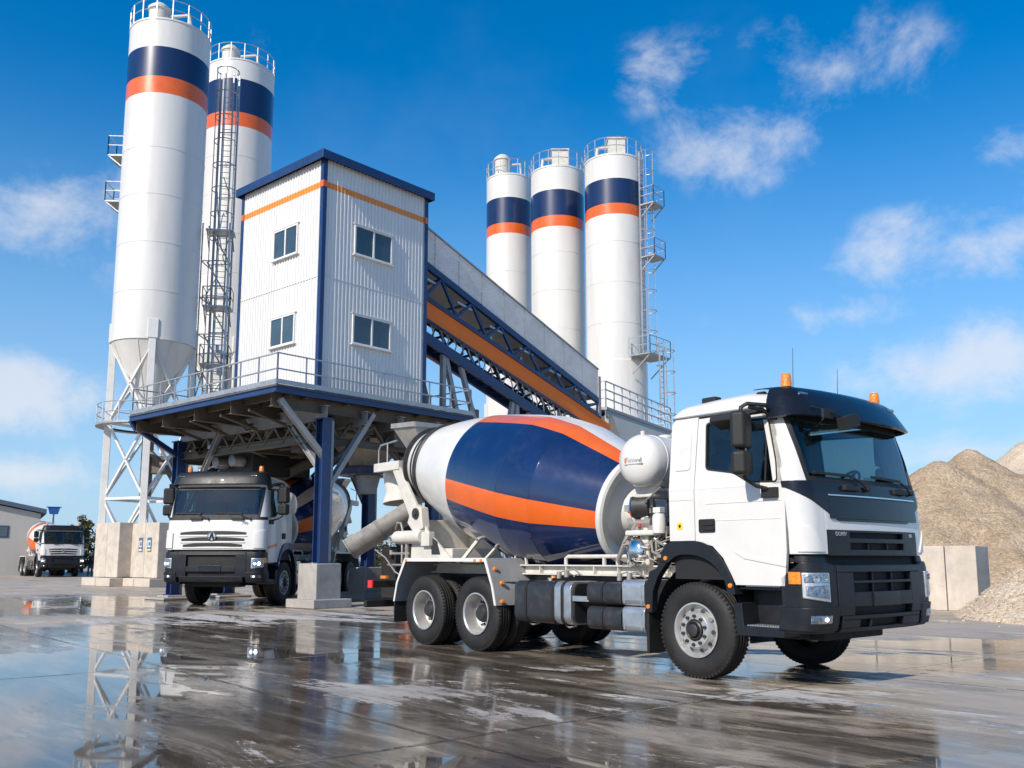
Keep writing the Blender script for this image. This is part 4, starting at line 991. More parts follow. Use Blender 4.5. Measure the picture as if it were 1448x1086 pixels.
for k in range(5):
    u = .2+.86*k; mb.bar((u,.35,4.8),(u+.43,.35,5.3),.07); mb.bar((u+.43,.35,5.3),(u+.86,.35,4.8),.07)
mb.ibeam((.2,.35,4.72),(4.5,.35,4.72),.16,.2)
for y in (1.4,2.9,4.6,6.2): mb.tube([(-1.3,y,5.5),(.2,y+.2,5.2),(2.0,y,5.25),(4.6,y+.1,5.2)], .05, 7)
for k in range(46):
    x = rng.uniform(.4,4.6); y = rng.uniform(.3,7.4); z = rng.uniform(4.7,5.3)
    if rng.random() < .5: mb.tube([(x,y,z),(x+rng.uniform(-1,1),y+rng.uniform(-1,1),z+.1),(x+rng.uniform(-1.2,1.2),y+rng.uniform(-1.5,1.5),z+.5)], .07, 7)
    else: mb.box((x,y,z),(rng.uniform(.2,.7),rng.uniform(.2,.7),rng.uniform(.2,.6)))
mb.build('understructure', M['under'], PL, smooth=False)
cols = [(.17,-.12,1.2),(4.6,.1,1.2),(4.5,3.1,1.05),(.1,7.75,.14),(2.3,8.1,.14)]
for x, y, zb in cols:
    mb = MB(); mb.ibeam((x,y,zb+.03),(x,y,5.25),.30,.34,.03,(0,1,0)); mb.bb(x-.22,x+.22,y-.22,y+.22,zb,zb+.03); mb.bb(x-.2,x+.2,y-.2,y+.2,5.22,5.26)
    c = mb.build('column', M['beamblue'], PL, smooth=False)
    mb = MB(); mb.bb(x+.20,x+.30,y-.08,y+.02,zb+.02,5.22); mb.build('conduit', M['grey'], c)
for a, b in (((.15,-.18,4.15),(-1.35,-.15,5.62)),((.3,-.12,3.25),(1.95,-.1,5.6)),((.1,7.5,2.4),(.1,5.2,5.4)),((4.6,.2,3.4),(4.6,1.9,5.4)),((4.5,2.9,3.6),(3.0,2.9,5.3)),((.2,.1,3.9),(.2,1.7,5.4)),((4.5,3.3,3.2),(4.5,4.8,5.4))):
    mb = MB(); mb.ibeam(a, b, .15, .17, .02, (0,1,.2)); mb.build('brace', M['grey'], PL, smooth=False)
mb = MB(); mb.bar((.05,7.75,4.75),(-1.4,7.8,5.55),.16); mb.bar((-1.4,7.8,5.5),(-1.6,7.82,5.8),.16); mb.build('brace', M['beamblue'], PL, smooth=False)
mb = MB(); e = .05
railing(mb, [(DX1-e,1.6,5.985),(DX1-e,DY0+e,5.985),(DX0+e,DY0+e,5.985),(DX0+e,DY1-e,5.985),(1.5,DY1-e,5.985)], .86, .95, .018); mb.build('railing', M['galv'], PL, smooth=False)
mb = MB(); mb.bb(DX0-.01,DX1+.01,DY0-.02,DY0-.005,5.99,6.12); mb.bb(DX0-.02,DX0-.005,DY0,DY1,5.99,6.12); mb.bb(DX1+.005,DX1+.02,DY0,2,5.99,6.12); mb.build('toe_board', M['galv'], PL, smooth=False)
hpx, hpy = 3.7, 2.2
HP = thing('batch_hopper', 'dusty square hopper hanging under the steel platform above a blue collar', 'hopper', tw(hpx,hpy,0), aU)
mb = MB(); a0 = [(-1.15,-1.15,5.5),(1.15,-1.15,5.5),(1.15,1.15,5.5),(-1.15,1.15,5.5)]; b0 = [(-.40,-.40,4.35),(.40,-.40,4.35),(.40,.40,4.35),(-.40,.40,4.35)]
mb.add(a0+b0, [(0,1,5,4),(1,2,6,5),(2,3,7,6),(3,0,4,7),(4,5,6,7)]); mb.bb(-.44,.44,-.44,.44,4.27,4.37); mb.build('hopper_body', M['conc'], HP, .01)
mb = MB(); mb.lathe([(4.0,.5),(4.0,.95),(4.2,1.0),(4.27,.85),(4.27,.4)], n=36); mb.build('collar', M['beamblue'], HP)
mb = MB(); mb.lathe([(4.0,.42),(3.6,.32),(3.4,.30),(3.4,.26),(3.9,.38)], n=28); mb.build('spout', M['grey'], HP)
MX = thing('mixing_drum', 'dark box-shaped mixer housing hanging beneath the platform behind the parked truck', 'mixer', tw(2.4,5.9,0), aU)
mb = MB(); mb.bb(-1.3,1.0,-1.0,1.0,4.05,5.2); mb.build('housing', M['hub'], MX, .04)
mb = MB(); mb.cyl((-1.3,-.5,4.5),(-1.75,-.5,4.5),.2); mb.cyl((-1.3,.5,4.5),(-1.75,.5,4.5),.2); mb.build('motor', M['galv'], MX, .02)
# concrete plinths under the columns
lab = ['tall pale concrete plinth under the nearest navy column','concrete plinth hidden behind the rear wheels of the near truck','short concrete plinth behind the tail of the parked truck','concrete plinth behind the cab of the parked truck at the left column','concrete plinth under the rearmost column']
for (x, y, zb), lb in zip(cols, lab):
    P = thing('concrete_plinth', lb, 'plinth', tw(x,y,0), aU, 'concrete plinths under the platform columns')
    mb = MB(); mb.bb(-.42,.42,-.42,.42,.2,zb) if zb > .3 else mb.bb(-.35,.35,-.35,.35,0,.14); mb.build('block', M['concd'], P, .025)
    mb = MB(); mb.bb(-.64,.64,-.64,.64,0,.24 if zb > .3 else .08); mb.build('footing', M['concd'], P, .025)
# yard machinery behind the near truck
WM = thing('water_pump_unit', 'dark pump unit with orange pipes standing behind the discharge chute', 'pump unit', (-2.4,29.5,0), aU)
mb = MB(); mb.bb(-1.6,1.8,-.6,.8,.15,1.7); mb.bb(-1.2,.4,-.5,.6,1.7,2.5); mb.build('cabinet', M['hub'], WM, .04)
mb = MB(); mb.tube([(-2.2,-.8,.9),(-1.2,-.8,.95),(-1.0,-.8,1.2),(0,-.8,1.2)], .06, 8); mb.tube([(-2.0,-.85,.4),(-1.9,-.85,1.1)], .05, 8); mb.build('pipe', M['orange'], WM)
mb = MB(); rng = random.Random(11)
for k in range(14): x = rng.uniform(-2,1.8); mb.tube([(x,-.8,.3),(x+rng.uniform(-.3,.3),-.85,1.2),(x+rng.uniform(-.6,.6),-.7,2.4+rng.random())], .035, 6)
mb.build('pipework', M['galv'], WM)

# ------------------------------------------------------------------ conveyor gallery
CV = thing('conveyor_gallery', 'sloping conveyor gallery with grey ribbed cladding, navy truss and orange trough', 'conveyor', TO, aU)
X0, X1, Y0, Y1 = 4.13, 14.6, .85, 2.9
ct = lambda x: 12.75-.352*(x-4.09)
cb = lambda x: ct(x)-1.22
ot = lambda x: 10.10-.295*(x-4.09)
lb_ = lambda x: 9.02-.324*(x-4.09)
mb = MB()
for y, sg in ((Y0,-1),(Y1,1)):
    n = 15; pr = []
    for k in range(n):
        b = 1.22*k/n; p = 1.22/n; pr += [(b,0),(b+p*.5,0),(b+p*.6,.018),(b+p*.9,.018)]
    pr.append((1.22,0))
    vs = [(x, y+sg*d, ct(x)-h_) for h_, d in pr for x in (X0, X1)]
    mb.add(vs, [(2*i,2*i+1,2*i+3,2*i+2) for i in range(len(pr)-1)])
mb.add([(X0,Y0-.02,ct(X0)+.005),(X1,Y0-.02,ct(X1)+.005),(X1,Y1+.02,ct(X1)+.005),(X0,Y1+.02,ct(X0)+.005)],[(0,1,2,3)])
mb.add([(X1,Y0,ct(X1)),(X1,Y1,ct(X1)),(X1,Y1,cb(X1)),(X1,Y0,cb(X1))],[(0,1,2,3)])
mb.add([(X0,Y0,cb(X0)+.05),(X1,Y0,cb(X1)+.05),(X1,Y1,cb(X1)+.05),(X0,Y1,cb(X0)+.05)],[(0,1,2,3)])
mb.build('cladding', M['gall'], CV, smooth=False)
mb = MB()
for k in range(1, 9):
    x = X0+(X1-X0)*k/9; mb.bar((x,Y0-.021,ct(x)-.02),(x,Y0-.021,cb(x)+.02),.012,.01)
mb.bar((X0,Y0-.03,ct(X0)),(X1,Y0-.03,ct(X1)),.05,.05)
mb.build('cladding_flashing', M['grey'], CV, smooth=False)
mb = MB(); xo = 14.2
for y in (Y0, Y1):
    mb.bar((X0,y,cb(X0)-.11),(X1,y,cb(X1)-.11),.14,.22); mb.bar((X0,y,ot(X0)+.12),(X1,y,ot(X1)+.12),.14,.16)
    k = 7
    for j in range(k):
        xa = X0+(X1-X0)*j/k; xb = X0+(X1-X0)*(j+1)/k; xm = (xa+xb)/2
        mb.bar((xa,y,cb(xa)-.2),(xm,y,ot(xm)+.2),.09); mb.bar((xm,y,ot(xm)+.2),(xb,y,cb(xb)-.2),.09)
for j in range(8):
    x = X0+(X1-X0)*j/7; mb.bar((x,Y0,cb(x)-.2),(x,Y1,cb(x)-.2),.08); mb.bar((x,Y0,ot(x)+.1),(x,Y1,ot(x)+.1),.08)
    if j < 7: xb = X0+(X1-X0)*(j+1)/7; mb.bar((x,Y0,ot(x)+.1),(xb,Y1,ot(xb)+.1),.06)
mb.build('truss', M['beamblue'], CV, smooth=False)
mb = MB()
for j in range(6):
    x = X0+.6+(X1-X0)*j/6.3; zz_ = (cb(x)+ot(x))/2; mb.bar((x,Y0+.02,zz_+.1),(x+.75,Y0+.02,zz_-.05),.08); mb.tube([(x+.3,Y0+.2,ot(x)+.35),(x+.3,Y1-.2,ot(x)+.35)], .07, 8)
mb.build('roller', M['galv'], CV)
mb = MB(); mb.bb(0,1,0,1,0,1) if False else None
mb.add([(X0,Y0+.3,ot(X0)+.32),(X1,Y0+.3,ot(X1)+.32),(X1,Y1-.3,ot(X1)+.32),(X0,Y1-.3,ot(X0)+.32)],[(0,1,2,3)]); mb.build('belt', M['black'], CV)
mb = MB(); mb.bar((X0,Y0-.06,ot(X0)-.31),(X1+.6,Y0-.06,ot(X1+.6)-.31),.10,.62); mb.bar((X0,Y1+.06,ot(X0)-.31),(X1+.6,Y1+.06,ot(X1+.6)-.31),.10,.62); mb.build('trough', M['belto'], CV, .006)
mb = MB(); mb.bar((X0,Y0-.08,ot(X0)+.02),(X1,Y0-.08,ot(X1)+.02),.16,.05); mb.bar((X0,Y0-.08,ot(X0)-.64),(X1,Y0-.08,ot(X1)-.64),.16,.05); mb.build('trough_flange', M['beamblue'], CV)
mb = MB()
for y in (Y0-.1, Y0+.55): mb.bar((X0,y,lb_(X0)-.16),(13.6,y,lb_(13.6)-.16),.12,.34)
mb.add([(X0,Y0,lb_(X0)-.05),(13.6,Y0,lb_(13.6)-.05),(13.6,Y0+.5,lb_(13.6)-.05),(X0,Y0+.5,lb_(X0)-.05)],[(0,1,2,3)])
for j in range(18): x = X0+.5*j; mb.bar((x,Y0,lb_(x)-.2),(x,Y0+.5,lb_(x)-.2),.08)
mb.build('walkway', M['beamblue'], CV, smooth=False)
mb = MB(); rng = random.Random(4)
for j in range(26):
    x = X0+.3+.36*j; q = rng.uniform(.1,.4); mb.tube([(x,Y0+.0,ot(x)-.62),(x+.1,Y0-.05,lb_(x)+q),(x+rng.uniform(-.1,.3),Y0-.05,lb_(x)+.02)], .025, 5)
mb.build('hanger', M['galv'], CV)
mb = MB()
for y in (Y0, Y1):
    mb.bar((5.75,y,lb_(5.75)-.3),(5.75,y,0),.16); mb.bar((5.85,y,lb_(5.85)-.3),(8.3,y,0),.15); mb.bar((6.6,y,lb_(6.6)-.3),(9.6,y,0),.15)
    mb.bar((9.3,y,lb_(9.3)-.3),(7.6,y,0),.15); mb.bar((9.5,y,lb_(9.5)-.3),(9.5,y,0),.17); mb.bar((10.2,y,lb_(10.2)-.3),(12.5,y,0),.17)
    mb.bar((14.62,y,ct(14.6)-.3),(14.62,y,0),.15); mb.bar((13.4,y,lb_(13.4)-.3),(14.6,y,2),.12)
mb.build('trestle', M['grey'], CV, smooth=False)

# ------------------------------------------------------------------ concrete blocks by the left silo, notices
def block(label, P, lv, lu, z, grp):
    T = thing('concrete_block', label, 'concrete block', P, aU, grp)
    mb = MB(); k = 2
    for j in range(k): mb.bb(-lu/2,lu/2,-lv/2+lv*j/k+.012,-lv/2+lv*(j+1)/k-.012,.42,z)
    mb.build('panel', M['conc'], T, .03)
    for j in range(2): mb = MB(); mb.bb(-lu/2-.45,lu/2+.2,-lv/2-.2+(lv+.5)*j/2,-lv/2-.2+(lv+.5)*(j+1)/2-.04,0,.40); mb.build('footing', M['conc'], T, .03)
    return T
L1 = V3((-19.15+1.98*math.sin(R(20)), 48-1.98*math.cos(R(20)), 0)); L4 = V3((-19.15+1.98*math.sin(R(290)), 48-1.98*math.cos(R(290)), 0))
pB = L1-V_3*1.15+V3((.25,0,0)); pA = L4-V_3*1.1+V3((.45,0,0))
grp = 'tall concrete footing blocks of the left silo'
BB = block('pale concrete footing block with two notices, right beside the parked truck', pB, 2.7, 1.3, 3.05, grp)
BA = block('pale concrete footing block left of the one with the notices', pA, 2.6, 1.3, 3.1, grp)
for v, lb, k in ((.35,'blue and yellow notice on the concrete footing block',0),(-.5,'blue and white notice beside the blue and yellow one',1)):
    T = thing('notice', lb, 'notice', pB+U3*(-.655)+V_3*v+zv*2.0, aU)
    mb = MB(); mb.bb(-.02,0,-.20,.20,-.34,.34); mb.build('sign_plate', M['poster'], T)
    mb = MB(); mb.bb(-.026,-.0205,-.14,.14,-.12,.20); mb.build('picture', M['postery'] if k == 0 else M['posterw'], T)
    mb = MB(); mb.bb(-.026,-.0205,-.16,.16,-.30,-.21); mb.build('caption_bar', M['posterw'] if k == 0 else M['postery'], T)
    mb = MB(); mb.bb(-.030,-.0265,-.10,.05,-.05,.12); mb.build('picture_mark', M['poster'], T)
# person by the trees
PE = thing('person', 'distant standing person in dark jacket, between the far mixer truck and the footing block', 'person', (-32.2, 71, 0), R(20))
me = bpy.data.meshes.new('body'); bm = bmesh.new(); ls = bm.verts.layers.skin.verify()
J = [((0,0,.95),.15),((0,0,1.2),.15),((0,0,1.42),.14),((0,0,1.53),.06),((0,-.01,1.66),.10),((0,-.01,1.74),.075)]
arm = [[(s*.20,0,1.40),(s*.27,.02,1.12),(s*.25,-.10,.90),(s*.24,-.14,.82)] for s in (-1,1)]
leg = [[(s*.10,0,.86),(s*.12,-.02,.48),(s*.13,.02,.09),(s*.13,-.14,.04)] for s in (-1,1)]
vs = []
for p, r in J: v = bm.verts.new(p); v[ls].radius = (r, r*.75); vs.append(v)
vs[0][ls].use_root = True
for a, b in zip(vs, vs[1:]): bm.edges.new((a, b))
for ch, root, rr in [(c, vs[2], (.065,.05,.042,.04)) for c in arm]+[(c, vs[0], (.10,.075,.055,.05)) for c in leg]:
    pv = root
    for p, r in zip(ch, rr): v = bm.verts.new(p); v[ls].radius = (r, r); bm.edges.new((pv, v)); pv = v
bm.to_mesh(me); bm.free()
tmp = bpy.data.objects.new('body', me); col.objects.link(tmp); tmp.modifiers.new('s','SKIN').use_smooth_shade = True; tmp.modifiers.new('d','SUBSURF').levels = 1
bpy.context.view_layer.update()
me2 = bpy.data.meshes.new_from_object(tmp.evaluated_get(bpy.context.evaluated_depsgraph_get())); bpy.data.objects.remove(tmp)
for m_ in (M['cloth'], M['cloth2'], M['skin']): me2.materials.append(m_)
for p in me2.polygons: p.material_index = 0 if .93 < p.center.z < 1.54 and not (abs(p.center.x) > .2 and p.center.z < .93) else 1 if p.center.z < .93 else 2
bo = bpy.data.objects.new('body', me2); col.objects.link(bo); bo.parent = PE
mb = MB(); mb.lathe([(0,.11),(.06,.10),(.11,.05),(.12,0)], (0,-.01,1.72), n=16); mb.build('cap', M['frame'], PE)

# ------------------------------------------------------------------ far things
SH = thing('shed', 'low grey shed with a blue roof edge at the left edge, behind the far truck', 'shed', (-38.3,75,0), R(29))
mb = MB(); mb.prism([(0,0),(0,4.95),(-13,7.6),(-26,4.95),(-26,0)], lambda a,b:(a,0,b), (0,22,0)); mb.build('wall', M['shed'], SH)
mb = MB()
for (a, b) in (((.4,4.95),(-13,7.72)),((-26.4,4.95),(-13,7.72))): mb.prism([a,(a[0],a[1]+.35),(b[0],b[1]+.35),b], lambda p,q:(p,-.4,q), (0,22.8,0))
mb.build('roof', mat('grey_blue_roof', (.07,.10,.15), .5), SH)
for x in (-3.2,-7.4,-11.6): 
    mb = MB(); mb.bb(x-1.5,x+1.0,-.05,.02,3.0,3.95); w = mb.build('window', M['beamblue'], SH); mb = MB()
    for q in (-1.4,-.6,.2): mb.bb(x+q,x+q+.7,-.07,-.05,3.08,3.87)
    mb.build('pane', M['pane'], w)
BT = thing('blue_hopper', 'small bright blue hopper on a post rising behind the far mixer truck', 'hopper', (-38.75,78,0), R(20), None, .55)
mb = MB(); mb.cyl((0,0,0),(0,0,9.2),.12); mb.build('post', M['galv'], BT)
mb = MB(); mb.add([(-.8,-.6,10.2),(.8,-.6,10.2),(.8,.6,10.2),(-.8,.6,10.2),(-.55,-.4,9.2),(.55,-.4,9.2),(.55,.4,9.2),(-.55,.4,9.2)],[(0,1,5,4),(1,2,6,5),(2,3,7,6),(3,0,4,7),(0,1,2,3),(4,5,6,7)]); mb.bb(-1.0,1.0,-.7,.7,10.2,10.32); mb.build('hopper_body', M['tankblue'], BT, .02)
def tree(X, Y, h_, w, m, label, seed, leaves=1500):
    rg = random.Random(seed); T = thing('tree', label, 'tree', (X, Y, 0), 0, 'trees along the far edge of the yard')
    mb = MB(); mb.lathe([(0,.22),(h_*.4,.14),(h_*.8,.05),(h_*.8,0)], n=8)
    for k in range(7): a = rg.uniform(0,6.28); z = h_*rg.uniform(.25,.7); mb.bar((0,0,z),(math.cos(a)*w*.6,math.sin(a)*w*.6,z+h_*.15),.06)
    mb.build('trunk', M['bark'], T)
    mb = MB(); cl = [(V3((rg.gauss(0,.38)*w,rg.gauss(0,.38)*w,h_*rg.uniform(.12,.9))), rg.uniform(.25,.55)*w) for _ in range(26)]
    for _ in range(leaves):
        c, r = rg.choice(cl); f_ = 1-.5*max(0,(c.z/h_-.5))*1.6
        p = V3((c.x*f_, c.y*f_, c.z))+V3((rg.gauss(0,1),rg.gauss(0,1),rg.gauss(0,1))).normalized()*r*rg.random()**.5*f_
        if p.z < .1: continue
        d1 = V3((rg.gauss(0,1),rg.gauss(0,1),rg.gauss(0,1))).normalized(); d2 = d1.cross(V3((rg.random(),rg.random(),1))).normalized(); s_ = rg.uniform(.10,.22)
        mb.add([p-d1*s_, p-d2*s_*.6, p+d1*s_, p+d2*s_*.6], [(0,1,2,3)])
    mb.build('crown', m, T, recalc=False, smooth=False)
tk = ['olive-brown bushy tree at the far edge of the yard','dark green scrubby tree at the far edge of the yard']
rg = random.Random(21)
tree(-42.6, 92, 5.9, 1.3, M['leaf'], 'taller olive tree just right of the far mixer truck, beyond it', 1, 2200)
for k, (X, h_) in enumerate(((-43.6,4.4),(-41.2,4.5),(-40.3,4.1),(-39.4,4.9),(-38.4,3.9),(-37.2,4.2))): tree(X, 92+k*.8, h_, 1.4, M['leaf'] if k % 2 == 0 else M['leafd'], tk[k % 2], 30+k, 1600)
for k, X in enumerate((-33,-29.5,-26,-22,-18,-13.5,-10.5,-7,3,9)): tree(X, 95+rg.uniform(-3,8), rg.uniform(4.0,6.5), 2.0, M['leafd'] if k % 3 else M['leaf'], tk[1 if k % 3 else 0], 60+k, 1500)

# ------------------------------------------------------------------ wall and gravel
WL = thing('retaining_wall', 'low pale concrete retaining wall in front of the big gravel heap at the right', 'wall', (11.84,23.7,0), aU)
mb = MB()
for j in range(5): mb.bb(0,1.15,1.2*j if j == 0 else .75+1.9*(j-1)+.02,.75 if j == 0 else .75+1.9*j,0,1.66)
mb.build('wall_panel', M['conc'], WL, .02)
def gravel_mat(name, a, b, c, sc_):
    m, t, p = nt(name); tc = N(t,'ShaderNodeTexCoord'); p.inputs['Roughness'].default_value = .9; p.inputs['Specular IOR Level'].default_value = .2
    v = N(t,'ShaderNodeTexVoronoi', Scale=sc_); L(t, tc, 'Object', v, 'Vector'); v2 = N(t,'ShaderNodeTexVoronoi', Scale=sc_*.37); L(t, tc, 'Object', v2, 'Vector')
    n = N(t,'ShaderNodeTexNoise', Scale=1.1, Detail=8., Roughness=.7); L(t, tc,'Object', n,'Vector')
    r = ramp(t, n, 0, [(.3,a),(.5,b),(.72,c)]); sp = N(t,'ShaderNodeSeparateColor'); L(t, v, 'Color', sp, 0)
    r2 = ramp(t, sp, 0, [(0,.72),(1,1.18)]); mx = mixc(t, 1., (r,0), (r2,0), 'MULTIPLY'); L(t, mx, 2, p, 'Base Color')
    ad = N(t,'ShaderNodeMath', operation='ADD'); L(t, v, 'Distance', ad, 0); L(t, v2, 'Distance', ad, 1)
    bp = N(t,'ShaderNodeBump', Strength=.6, Distance=.05); bp.invert = True; L(t, ad, 0, bp, 'Height'); L(t, bp, 0, p, 'Normal')
    return m
MG = gravel_mat('brown_gravel', (.30,.225,.145),(.40,.305,.205),(.48,.38,.27), 16.)
MG2 = gravel_mat('pale_gravel', (.50,.40,.29),(.58,.475,.355),(.66,.56,.44), 22.)
def pile(label, X, Y, rx, ry, h_, peaks, m, seed, n=150, stones=0, rough=.35):
    T = None
    def hf(x, y):
        z = 0
        for (px_, py_, ph, pr) in peaks:
            d = math.hypot(x-px_, y-py_)/pr; z = max(z, ph*(1-d)+.0)
        q = V3((x*.35+seed, y*.35, seed*.7))
        z2 = z+(mnoise.fractal(q, 1.0, 2.0, 6)*rough*2+(1-abs(mnoise.noise(q*3.1)))*rough*.5-.35*rough)*min(1, z/.8)
        z2 += mnoise.noise(V3((x*4,y*4,seed)))*.05*min(1,z)+mnoise.noise(V3((x*10,y*10,seed)))*.035*min(1,z*2)
        return z2 if z > .02 else -.05
    mb = MB(); mb.grid(lambda a, b: (lambda x, y: (x, y, hf(x, y)))((a*2-1)*rx, (b*2-1)*ry), n, n)
    rg = random.Random(seed); k = 0
    while k < stones:
        x = rg.uniform(-rx,rx); y = rg.uniform(-ry,ry*.6); z = hf(x, y)
        if z < -.04:
            if rg.random() > .02: continue
            z = 0
        s_ = rg.uniform(.012,.045); Mx = Matrix.Rotation(rg.uniform(0,6),3,'Z') @ Matrix.Rotation(rg.uniform(0,6),3,'X')
        mb.box((x,y,z+s_*.3),(s_*1.5,s_,s_*.8),Mx); k += 1
    o = mb.build('gravel_heap', m, None, ang=60); o.location = (X, Y, 0)
    tag(o, label, 'gravel heap')
    return o
pile('big brown sand and gravel heap behind the retaining wall', 18.5, 36, 12, 10, 5.5, [(-2.4,-1.2,5.0,8.2),(-.6,0,5.5,8.8),(2.6,.6,5.0,8.5),(-5.5,.5,3.9,6),(6,0,4.2,7)], MG, 3.3, 200, 0, .22)
pile('small pale gravel heap in the front at the right edge', 13.35, 20.5, 4.2, 4.0, 2.3, [(0,0,2.35,3.35),(2,.5,1.9,3.0)], MG2, 8.1, 150, 3200, .09)
pile('distant lighter sand heap rising behind the big brown one', 34, 56, 14, 12, 9, [(-2,0,8.6,12.5),(3,0,10.2,14)], MG2, 5.7, 110, 0, .3)

# ------------------------------------------------------------------ ground
m, t, p = nt('wet_concrete_yard')
tc = N(t,'ShaderNodeTexCoord'); OB = (tc,'Object')
def noise(scale, det, rough=.6, st=(1,1,1), rot=0, dist=0.):
    mp = N(t,'ShaderNodeMapping'); mp.vector_type = 'TEXTURE'; mp.inputs['Scale'].default_value = (1/st[0],1/st[1],1); mp.inputs['Rotation'].default_value = (0,0,rot); L(t, tc,'Object', mp, 0)
    n = N(t,'ShaderNodeTexNoise', Scale=scale, Detail=det, Roughness=rough, Distortion=dist); L(t, mp, 0, n, 'Vector'); return n
def math_(op, a, b=None, clamp=False):
    n = N(t,'ShaderNodeMath', operation=op); n.use_clamp = clamp
    for i, x in enumerate((a, b)):
        if x is None: continue
        if isinstance(x, (int, float)): n.inputs[i].default_value = x
        else: t.links.new(x, n.inputs[i])
    return n.outputs[0]
sep = N(t,'ShaderNodeSeparateXYZ'); L(t, tc,'Object', sep, 0); sx, sy = sep.outputs[0], sep.outputs[1]
def blob(cx, cy, rx, ry):
    a = math_('DIVIDE', math_('SUBTRACT', sx, cx), rx); b = math_('DIVIDE', math_('SUBTRACT', sy, cy), ry)
    return math_('SUBTRACT', 1.0, math_('SQRT', math_('ADD', math_('MULTIPLY', a, a), math_('MULTIPLY', b, b))))
nA = noise(.22, 6, .6, (1,1.6,1), R(-20), .6).outputs[0]
nB = noise(.8, 9, .70, (.42,1.5,1), R(-46), .5).outputs[0]
nC = noise(7, 6, .7).outputs[0]
nB2 = noise(1.2, 9, .74, (.32,1.9,1), R(-50), .6).outputs[0]
nD = noise(1.5, 9, .74, (.38,1.6,1), R(-44), .5).outputs[0]
nS = noise(.75, 10, .74, (.40,1.6,1), R(-48), .8).outputs[0]
bl = None
for b in ((-4.4,9.5,5.0,8.5),(-1.0,5.5,3.0,2.2),(-13.5,27,5,4.5),(3.1,6.3,1.6,.7),(4.6,12.3,2.6,.8),(7.5,14.5,5,1.0),(-4,16,4,1.4)):
    q = blob(*b); bl = q if bl is None else math_('MAXIMUM', bl, q)
bl = math_('MAXIMUM', bl, -1.0)
wet = math_('ADD', math_('MULTIPLY', bl, .6), math_('ADD', math_('MULTIPLY', math_('SUBTRACT', nA, .5), 1.8), math_('MULTIPLY', math_('SUBTRACT', nB, .5), 2.3)))
wet = math_('ADD', wet, .50)
def smooth(v, a, b):
    n = N(t,'ShaderNodeMapRange'); n.interpolation_type = 'SMOOTHSTEP'; t.links.new(v, n.inputs[0]); n.inputs[1].default_value = a; n.inputs[2].default_value = b; return n.outputs[0]
damp = smooth(wet, -.02, .40); pud = math_('MULTIPLY', smooth(wet, .42, .80), math_('ADD', .45, math_('MULTIPLY', smooth(nD, .42, .58), .55)))
rb = None
for b in ((-1.2,9.6,1.9,1.3),(.2,8.3,1.3,.8),(3.0,9.6,2.4,.8),(.8,11.6,1.6,.7),(-5.5,21,6,3)):
    q = blob(*b); rb = q if rb is None else math_('MAXIMUM', rb, q)
rb = math_('MULTIPLY', math_('MAXIMUM', rb, 0.0), .16)
pp = None
for b in ((-6.0,9.5,3.6,7.0),(-3.2,6.2,1.6,1.6),(3.3,6.2,1.7,.55),(5.2,12.6,2.2,.6),(-15,27,5,3.2),(-2.6,13.2,2.2,1.4),(-.2,6.2,1.0,.5)):
    q = blob(*b); pp = q if pp is None else math_('MAXIMUM', pp, q)
pp = math_('ADD', math_('MAXIMUM', pp, -.6), math_('ADD', math_('MULTIPLY', math_('SUBTRACT', nB, .5), 2.0), math_('MULTIPLY', math_('SUBTRACT', nD, .5), 1.2)))
pud = math_('MAXIMUM', pud, smooth(pp, .16, .30))
resid = math_('MULTIPLY', smooth(math_('ADD', math_('ADD', nS, rb), math_('MULTIPLY', math_('SUBTRACT', nC, .5), .22)), .585, .645), math_('SUBTRACT', 1.0, math_('MULTIPLY', pud, .6)))
dry_r = ramp(t, nB.node, 0, [(.25,(.28,.23,.175)),(.5,(.40,.34,.27)),(.75,(.52,.455,.375))])
damp_r = ramp(t, nB2.node, 0, [(.38,(.060,.047,.035)),(.5,(.140,.112,.082)),(.61,(.30,.25,.195))])
c1 = mixc(t, 0., (dry_r,0), (damp_r,0)); t.links.new(damp, c1.inputs[0])
c2 = mixc(t, 0., (c1,2), (.045,.040,.034)); t.links.new(math_('MULTIPLY', pud, .45), c2.inputs[0])
c3 = mixc(t, 0., (c2,2), (.56,.53,.49)); t.links.new(math_('MULTIPLY', resid, .85), c3.inputs[0])
# slab joints
ca, sa = math.cos(R(39.8)), math.sin(R(39.8))
wob = math_('MULTIPLY', math_('SUBTRACT', nB, .5), .12)
gu = math_('ADD', math_('ADD', math_('MULTIPLY', sx, ca), math_('MULTIPLY', sy, sa)), wob)
gv = math_('ADD', math_('ADD', math_('MULTIPLY', sx, sa), math_('MULTIPLY', sy, -ca)), wob)
def joint(g, off, s_):
    f = math_('FRACT', math_('DIVIDE', math_('SUBTRACT', g, off), s_)); d = math_('MULTIPLY', math_('MINIMUM', f, math_('SUBTRACT', 1.0, f)), s_)
    return math_('SUBTRACT', 1.0, smooth(d, .012, .035))
jt = math_('MAXIMUM', joint(gu, 4.18, 6.0), joint(gv, -11.73, 6.0))
jt = math_('MULTIPLY', jt, smooth(nC, .38, .5))
c4 = mixc(t, 0., (c3,2), (.03,.026,.022)); t.links.new(math_('MULTIPLY', jt, .8), c4.inputs[0])
L(t, c4, 2, p, 'Base Color')
ro = math_('ADD', .66, math_('MULTIPLY', damp, -.57)); ro = math_('MAXIMUM', math_('ADD', ro, math_('MULTIPLY', math_('SUBTRACT', smooth(nD, .44, .56), .65), .24)), .05); p.inputs['Specular IOR Level'].default_value = .38
rm = N(t,'ShaderNodeMix'); rm.data_type = 'FLOAT'; t.links.new(pud, rm.inputs[0]); t.links.new(ro, rm.inputs[2]); rm.inputs[3].default_value = .025
